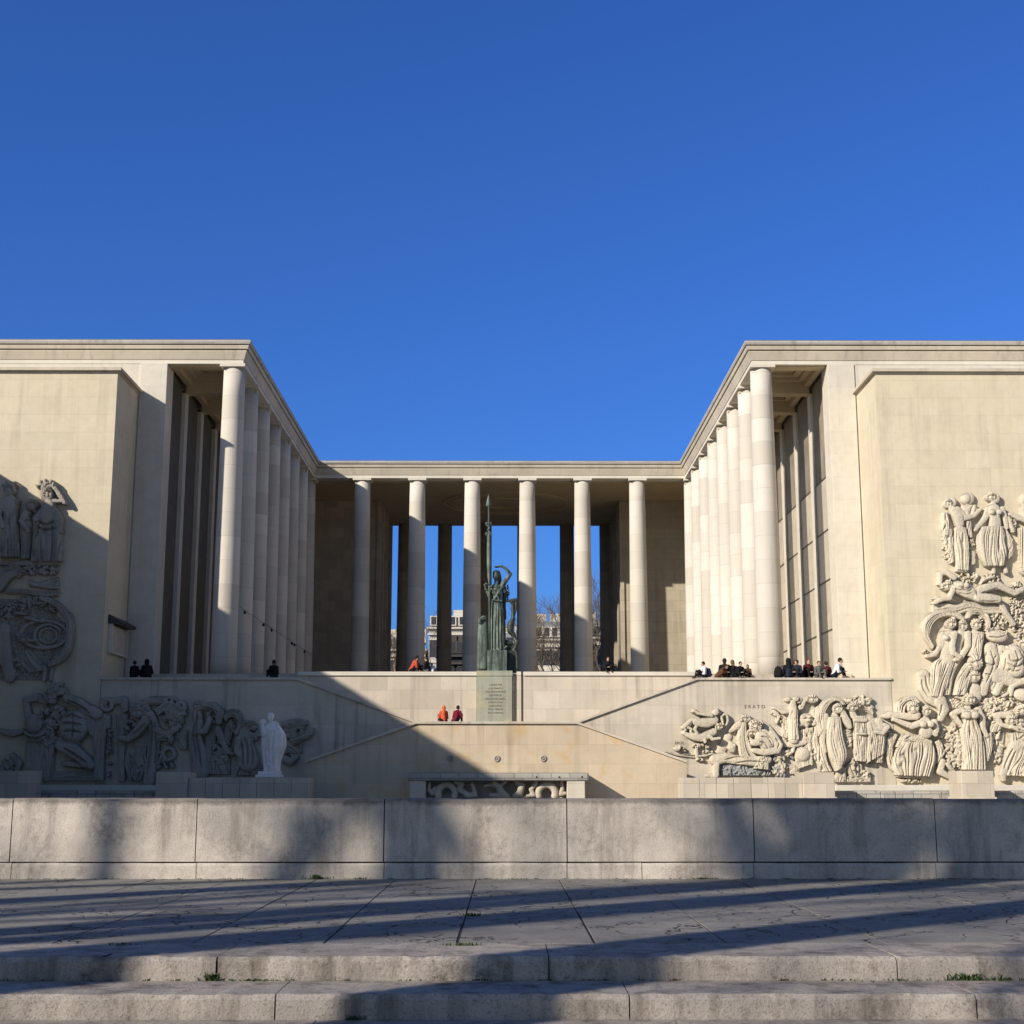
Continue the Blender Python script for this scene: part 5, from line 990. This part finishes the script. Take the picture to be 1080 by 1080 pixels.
# ================================================================== TREES
bark = plain('plane_bark', (.12, .105, .085), .9, sc=6); twig = plain('bare_twigs', (.12, .095, .07), .9, sc=6)
def tree(x, y, z, h, tr, seed, label, group, spread=.55, depth=5, twmin=.02, fork=.35, segs=6, cat='tree', nbr=3):
    rs = random.Random(seed); t = tag(empty('bare_tree', (x, y, z)), label, cat, group)
    trunk = MB(); br = MB(); top = Vector((x+rs.uniform(-.3, .3), y+rs.uniform(-.3, .3), z+h*fork))
    trunk.tube([(x, y, z-.1), (x, y, z+h*fork*.4), tuple(top)], [tr*1.25, tr, tr*.85], 10); trunk.obj('trunk', bark, t, True)
    def grow(p, d, L, r, k):
        pts = [p]; dd = d.copy(); n = 3
        for i in range(n):
            dd = (dd + Vector((rs.gauss(0, .13), rs.gauss(0, .13), rs.gauss(.05, .08)))).normalized(); pts.append(pts[-1]+dd*L/n)
        r1 = max(r*.62, twmin*.6); br.tube(pts, [r, r*.88, r*.75, r1], 5 if k > 1 else 3)
        if k <= 0: return
        for j in range(nbr if k > 1 else nbr+1):
            s = pts[-1] if j < 2 else pts[rs.choice((1, 2))]
            a = rs.uniform(0, 6.28); sp = rs.uniform(.5, 1.15)*spread; o = dd.orthogonal().normalized(); o.rotate(Matrix.Rotation(a, 3, dd)); nd = (dd*math.cos(sp)+o*math.sin(sp)+Vector((0, 0, .12))).normalized()
            grow(s, nd, L*rs.uniform(.62, .85), max(r1*rs.uniform(.75, 1), twmin), k-1)
    for j in range(4):
        a = j*1.57+rs.uniform(-.4, .4); d = Vector((math.cos(a)*.5, math.sin(a)*.5, 1)).normalized() if j else Vector((rs.uniform(-.1,.1), rs.uniform(-.1,.1), 1)).normalized()
        grow(top, d, h*.24, tr*.6, depth)
    br.obj('branches', twig, t)
# street trees seen between the columns
for i, (px, Y, h, sd, lab) in enumerate(((452, 168, 14.5, 3, 'slim bare street tree behind the second gap of columns'), (585, 165, 15.5, 4, 'bare street tree left of the second lit column of the street front'), (600, 172, 13, 9, 'smaller bare street tree before the pale apartment block'),
        (632, 152, 16.5, 12, 'tallest bare street tree by the right cheek of the portico'), (642, 165, 17.5, 6, 'leaning bare street tree beside the tallest one'), (415, 160, 12, 8, 'small bare street tree by the left cheek of the portico'), (566, 178, 12.5, 14, 'low bare street tree right beside the bronze statue'))):
    p = at(px, 700, Y); tree(p.x, Y, 5.84, h, .2, sd, lab, 'bare street trees behind the portico', .6, 5, .015, .26, nbr=2 + i % 2)
p = at(634, 700, 150); MB().tube([(p.x-1.4, 150, 5.8), (p.x-.4, 150.1, 8.5), (p.x+.3, 150.2, 11)], [.32, .25, .2], 10)
# ================================================================== TOWN BEHIND
wallm = stone('town_limestone', (.66, .61, .52), (1.2, .5, .02), .04, .3); wallm_ = wallm; zinc = plain('zinc_roof', (.24, .26, .29), .5, sc=1); winm = M['dpane']
def town(x0, x1, Y, h, label, fl=5, nw=6, depth=14, wm=wallm, mans=3.5, trim=None):
    wallm = trim or wallm_
    t = tag(empty('apartment_building', ((x0+x1)/2, Y, 5.84)), label, 'building'); b = 5.8
    MB().box(x0, x1, Y, Y+depth, b, b+h).obj('wall', wm, t)
    r = MB(); r.prism([(x0-.2, b+h+.26), (x1+.2, b+h+.26), (x1-1.2, b+h+mans), (x0+1.2, b+h+mans)], Y+.6, Y+depth-.6); rf = r.obj('roof', zinc, t)
    c = MB()
    for k in range(3): xx = x0+(x1-x0)*(.2+.3*k); c.box(xx, xx+1.6, Y+4, Y+5, b+h+mans-1, b+h+mans+1.6)
    c.obj('chimney', wallm, rf)
    fh = (h-1)/fl; cm = MB()
    for f in range(1, fl+1): cm.box(x0-.15, x1+.15, Y-.45 if f in (2, 4, fl) else Y-.2, Y-.002, b+f*fh, b+f*fh+.28)
    cm.box(x0-.4, x1+.4, Y-.6, Y+depth+.3, b+h+.002, b+h+.25); cm.obj('cornice', wallm, t)
    for f in range(fl):
        for k in range(nw):
            wx = x0+(x1-x0)*(k+.5)/nw; w = MB(); zz = b+f*fh+.9; w.box(wx-.65, wx+.65, Y-.03, Y-.004, zz, zz+fh*.62); wo = w.obj('window', winm, t)
            MB().box(wx-.8, wx+.8, Y-.12, Y-.005, zz+fh*.62, zz+fh*.62+.16).obj('lintel', wallm, wo)
    for k in range(nw):
        wx = x0+(x1-x0)*(k+.5)/nw; d = MB(); d.box(wx-.6, wx+.6, Y+.2, Y+1.6, b+h+.6, b+h+2.2); do = d.obj('dormer', wallm, t); MB().box(wx-.4, wx+.4, Y+.17, Y+.196, b+h+.75, b+h+2.0).obj('pane', winm, do)
def px_at(px, Y): return at(px, 690, Y).x
town(px_at(556, 215), px_at(606, 215), 215, 15.6, 'long pale stone block with grey mansard seen right of the statue', 4, 6, mans=3.0)
town(px_at(608, 222), px_at(668, 222), 222, 16.6, 'taller pale stone block with balconies by the right cheek of the portico', 4, 7, mans=3.2)
town(px_at(452, 230), px_at(502, 230), 230, 19.0, 'white-walled block with blank top storey left of the statue', 4, 5, wm=plain('white_render', (.38, .37, .35), .8), mans=2)
town(px_at(395, 236), px_at(448, 236), 236, 16.0, 'brownish block with low grey roof at the far left gap', 4, 5, wm=stone('brown_render', (.30, .24, .19), None), mans=2.4)
town(px_at(504, 240), px_at(553, 240), 240, 16, 'pale block mostly hidden behind the bronze statue', 4, 5)
town(px_at(350, 242), px_at(393, 242), 242, 13, 'cream block glimpsed past the left corner columns', 4, 5); town(px_at(672, 240), px_at(740, 240), 240, 13, 'cream block hidden by the right corner columns', 4, 7)
town(px_at(462, 190), px_at(499, 190), 190, 10.9, 'low block of near-black slate facing in the gap left of the bronze statue', 3, 4, wm=plain('slate_facing', (.02, .022, .025), .6), mans=1.6, trim=M['frame'])
# ================================================================== SIDE PAVILION (left, outside the frame: it throws the long diagonal shadow)
ed = at(0, 500, 74); slope = .6; xe_ = -32.6; zeave = ed.z - slope*(xe_-ed.x)
sp_ = tag(empty('side_pavilion', (xe_-8, 50, -1.75)), 'tall plain stone pavilion flanking the basin on the left', 'pavilion')
MB().box(xe_-14, xe_-.6, 24, 73.9, -1.75, zeave-.62).obj('wall', M['pylon'], sp_)
MB().box(xe_-14.2, xe_, 23.5, 73.95, zeave-.618, zeave).obj('cornice', M['cornice'], sp_)
for k in range(9):
    w = MB().box(xe_-.598, xe_-.56, 27+k*5.2, 29.2+k*5.2, 3, 12).obj('window', M['dpane'], sp_); MB().box(xe_-.597, xe_-.4, 26.7+k*5.2, 29.5+k*5.2, 2.6, 2.99).obj('sill', M['archi'], w)
# trees behind the camera whose trunks and limbs shade the parapet and the steps
for i, (xp, dist, tr, sd) in enumerate(((-4.7, 24, .34, 31), (-1.0, 18, .33, 32), (3.1, 23, .34, 33), (4.2, 21, .26, 36), (5.5, 20, .46, 34), (8.8, 18, .44, 35), (1.2, 27, .18, 44))):
    tree(xp-dist, 16.3-dist*KSUN, -1.62, 19+i % 3, tr, sd, 'unseen bare tree added to dim the near pavement and steps', 'bare plane trees of the promenade', .6, 4, .03, .66, nbr=3)
for i, (tx, dist, h, sd) in enumerate(((-6.5, 20, 14, 51), (6.5, 20, 14.5, 53), (1.0, 28, 17, 55))):  # extra unseen trees, added so their crowns dim the pavement and steps
    tree(tx-dist, 9.6-dist*KSUN, -1.62, h, .2, sd, 'unseen bare tree added to dim the near pavement and steps', 'bare plane trees of the promenade', .62, 5, .014, .45, nbr=2)
# ================================================================== LIGHT
SUN_EL = math.atan(.6/math.hypot(1, KSUN)); 
sd = bpy.data.lights.new('sun', 'SUN'); so = bpy.data.objects.new('sun', sd); COL.objects.link(so); sd.energy = 4.9; sd.angle = R(.53); sd.color = (1.0, .90, .77)
so.rotation_euler = Vector((1, KSUN, -.6)).to_track_quat('-Z', 'Y').to_euler(); so.location = (-60, -60, 60)
w = bpy.data.worlds.new('World'); SC.world = w; w.use_nodes = True; nt = w.node_tree; bg = nt.nodes['Background']
sk = nt.nodes.new('ShaderNodeTexSky'); sk.sky_type = 'NISHITA'; sk.sun_disc = False; sk.sun_elevation = SUN_EL; sk.sun_rotation = R(180+math.degrees(math.atan2(1, KSUN))); sk.altitude = 0; sk.air_density = 1.0; sk.dust_density = 1.5; sk.ozone_density = 3.0
tc = nt.nodes.new('ShaderNodeTexCoord'); sx = nt.nodes.new('ShaderNodeSeparateXYZ'); nt.links.new(tc.outputs['Generated'], sx.inputs[0])
mr = nt.nodes.new('ShaderNodeMapRange'); mr.interpolation_type = 'SMOOTHSTEP'; mr.inputs['From Min'].default_value = -.25; mr.inputs['From Max'].default_value = .55; nt.links.new(sx.outputs[1], mr.inputs['Value'])
cm = nt.nodes.new('ShaderNodeMix'); cm.data_type = 'RGBA'; cm.inputs[6].default_value = (.40, .53, .74, 1); cm.inputs[7].default_value = (.285, .60, 1.25, 1); nt.links.new(mr.outputs[0], cm.inputs[0])   # milky towards the sun, deep blue opposite it
tn = nt.nodes.new('ShaderNodeMix'); tn.data_type = 'RGBA'; tn.blend_type = 'MULTIPLY'; tn.inputs[0].default_value = 1; nt.links.new(cm.outputs[2], tn.inputs[7])
nt.links.new(sk.outputs[0], tn.inputs[6]); nt.links.new(tn.outputs[2], bg.inputs[0]); bg.inputs[1].default_value = .102
SC.view_settings.view_transform = 'Standard'; SC.view_settings.look = 'None'; SC.view_settings.gamma = 1; SC.view_settings.exposure = .27
SC.cycles.max_bounces = 7; SC.cycles.diffuse_bounces = 5
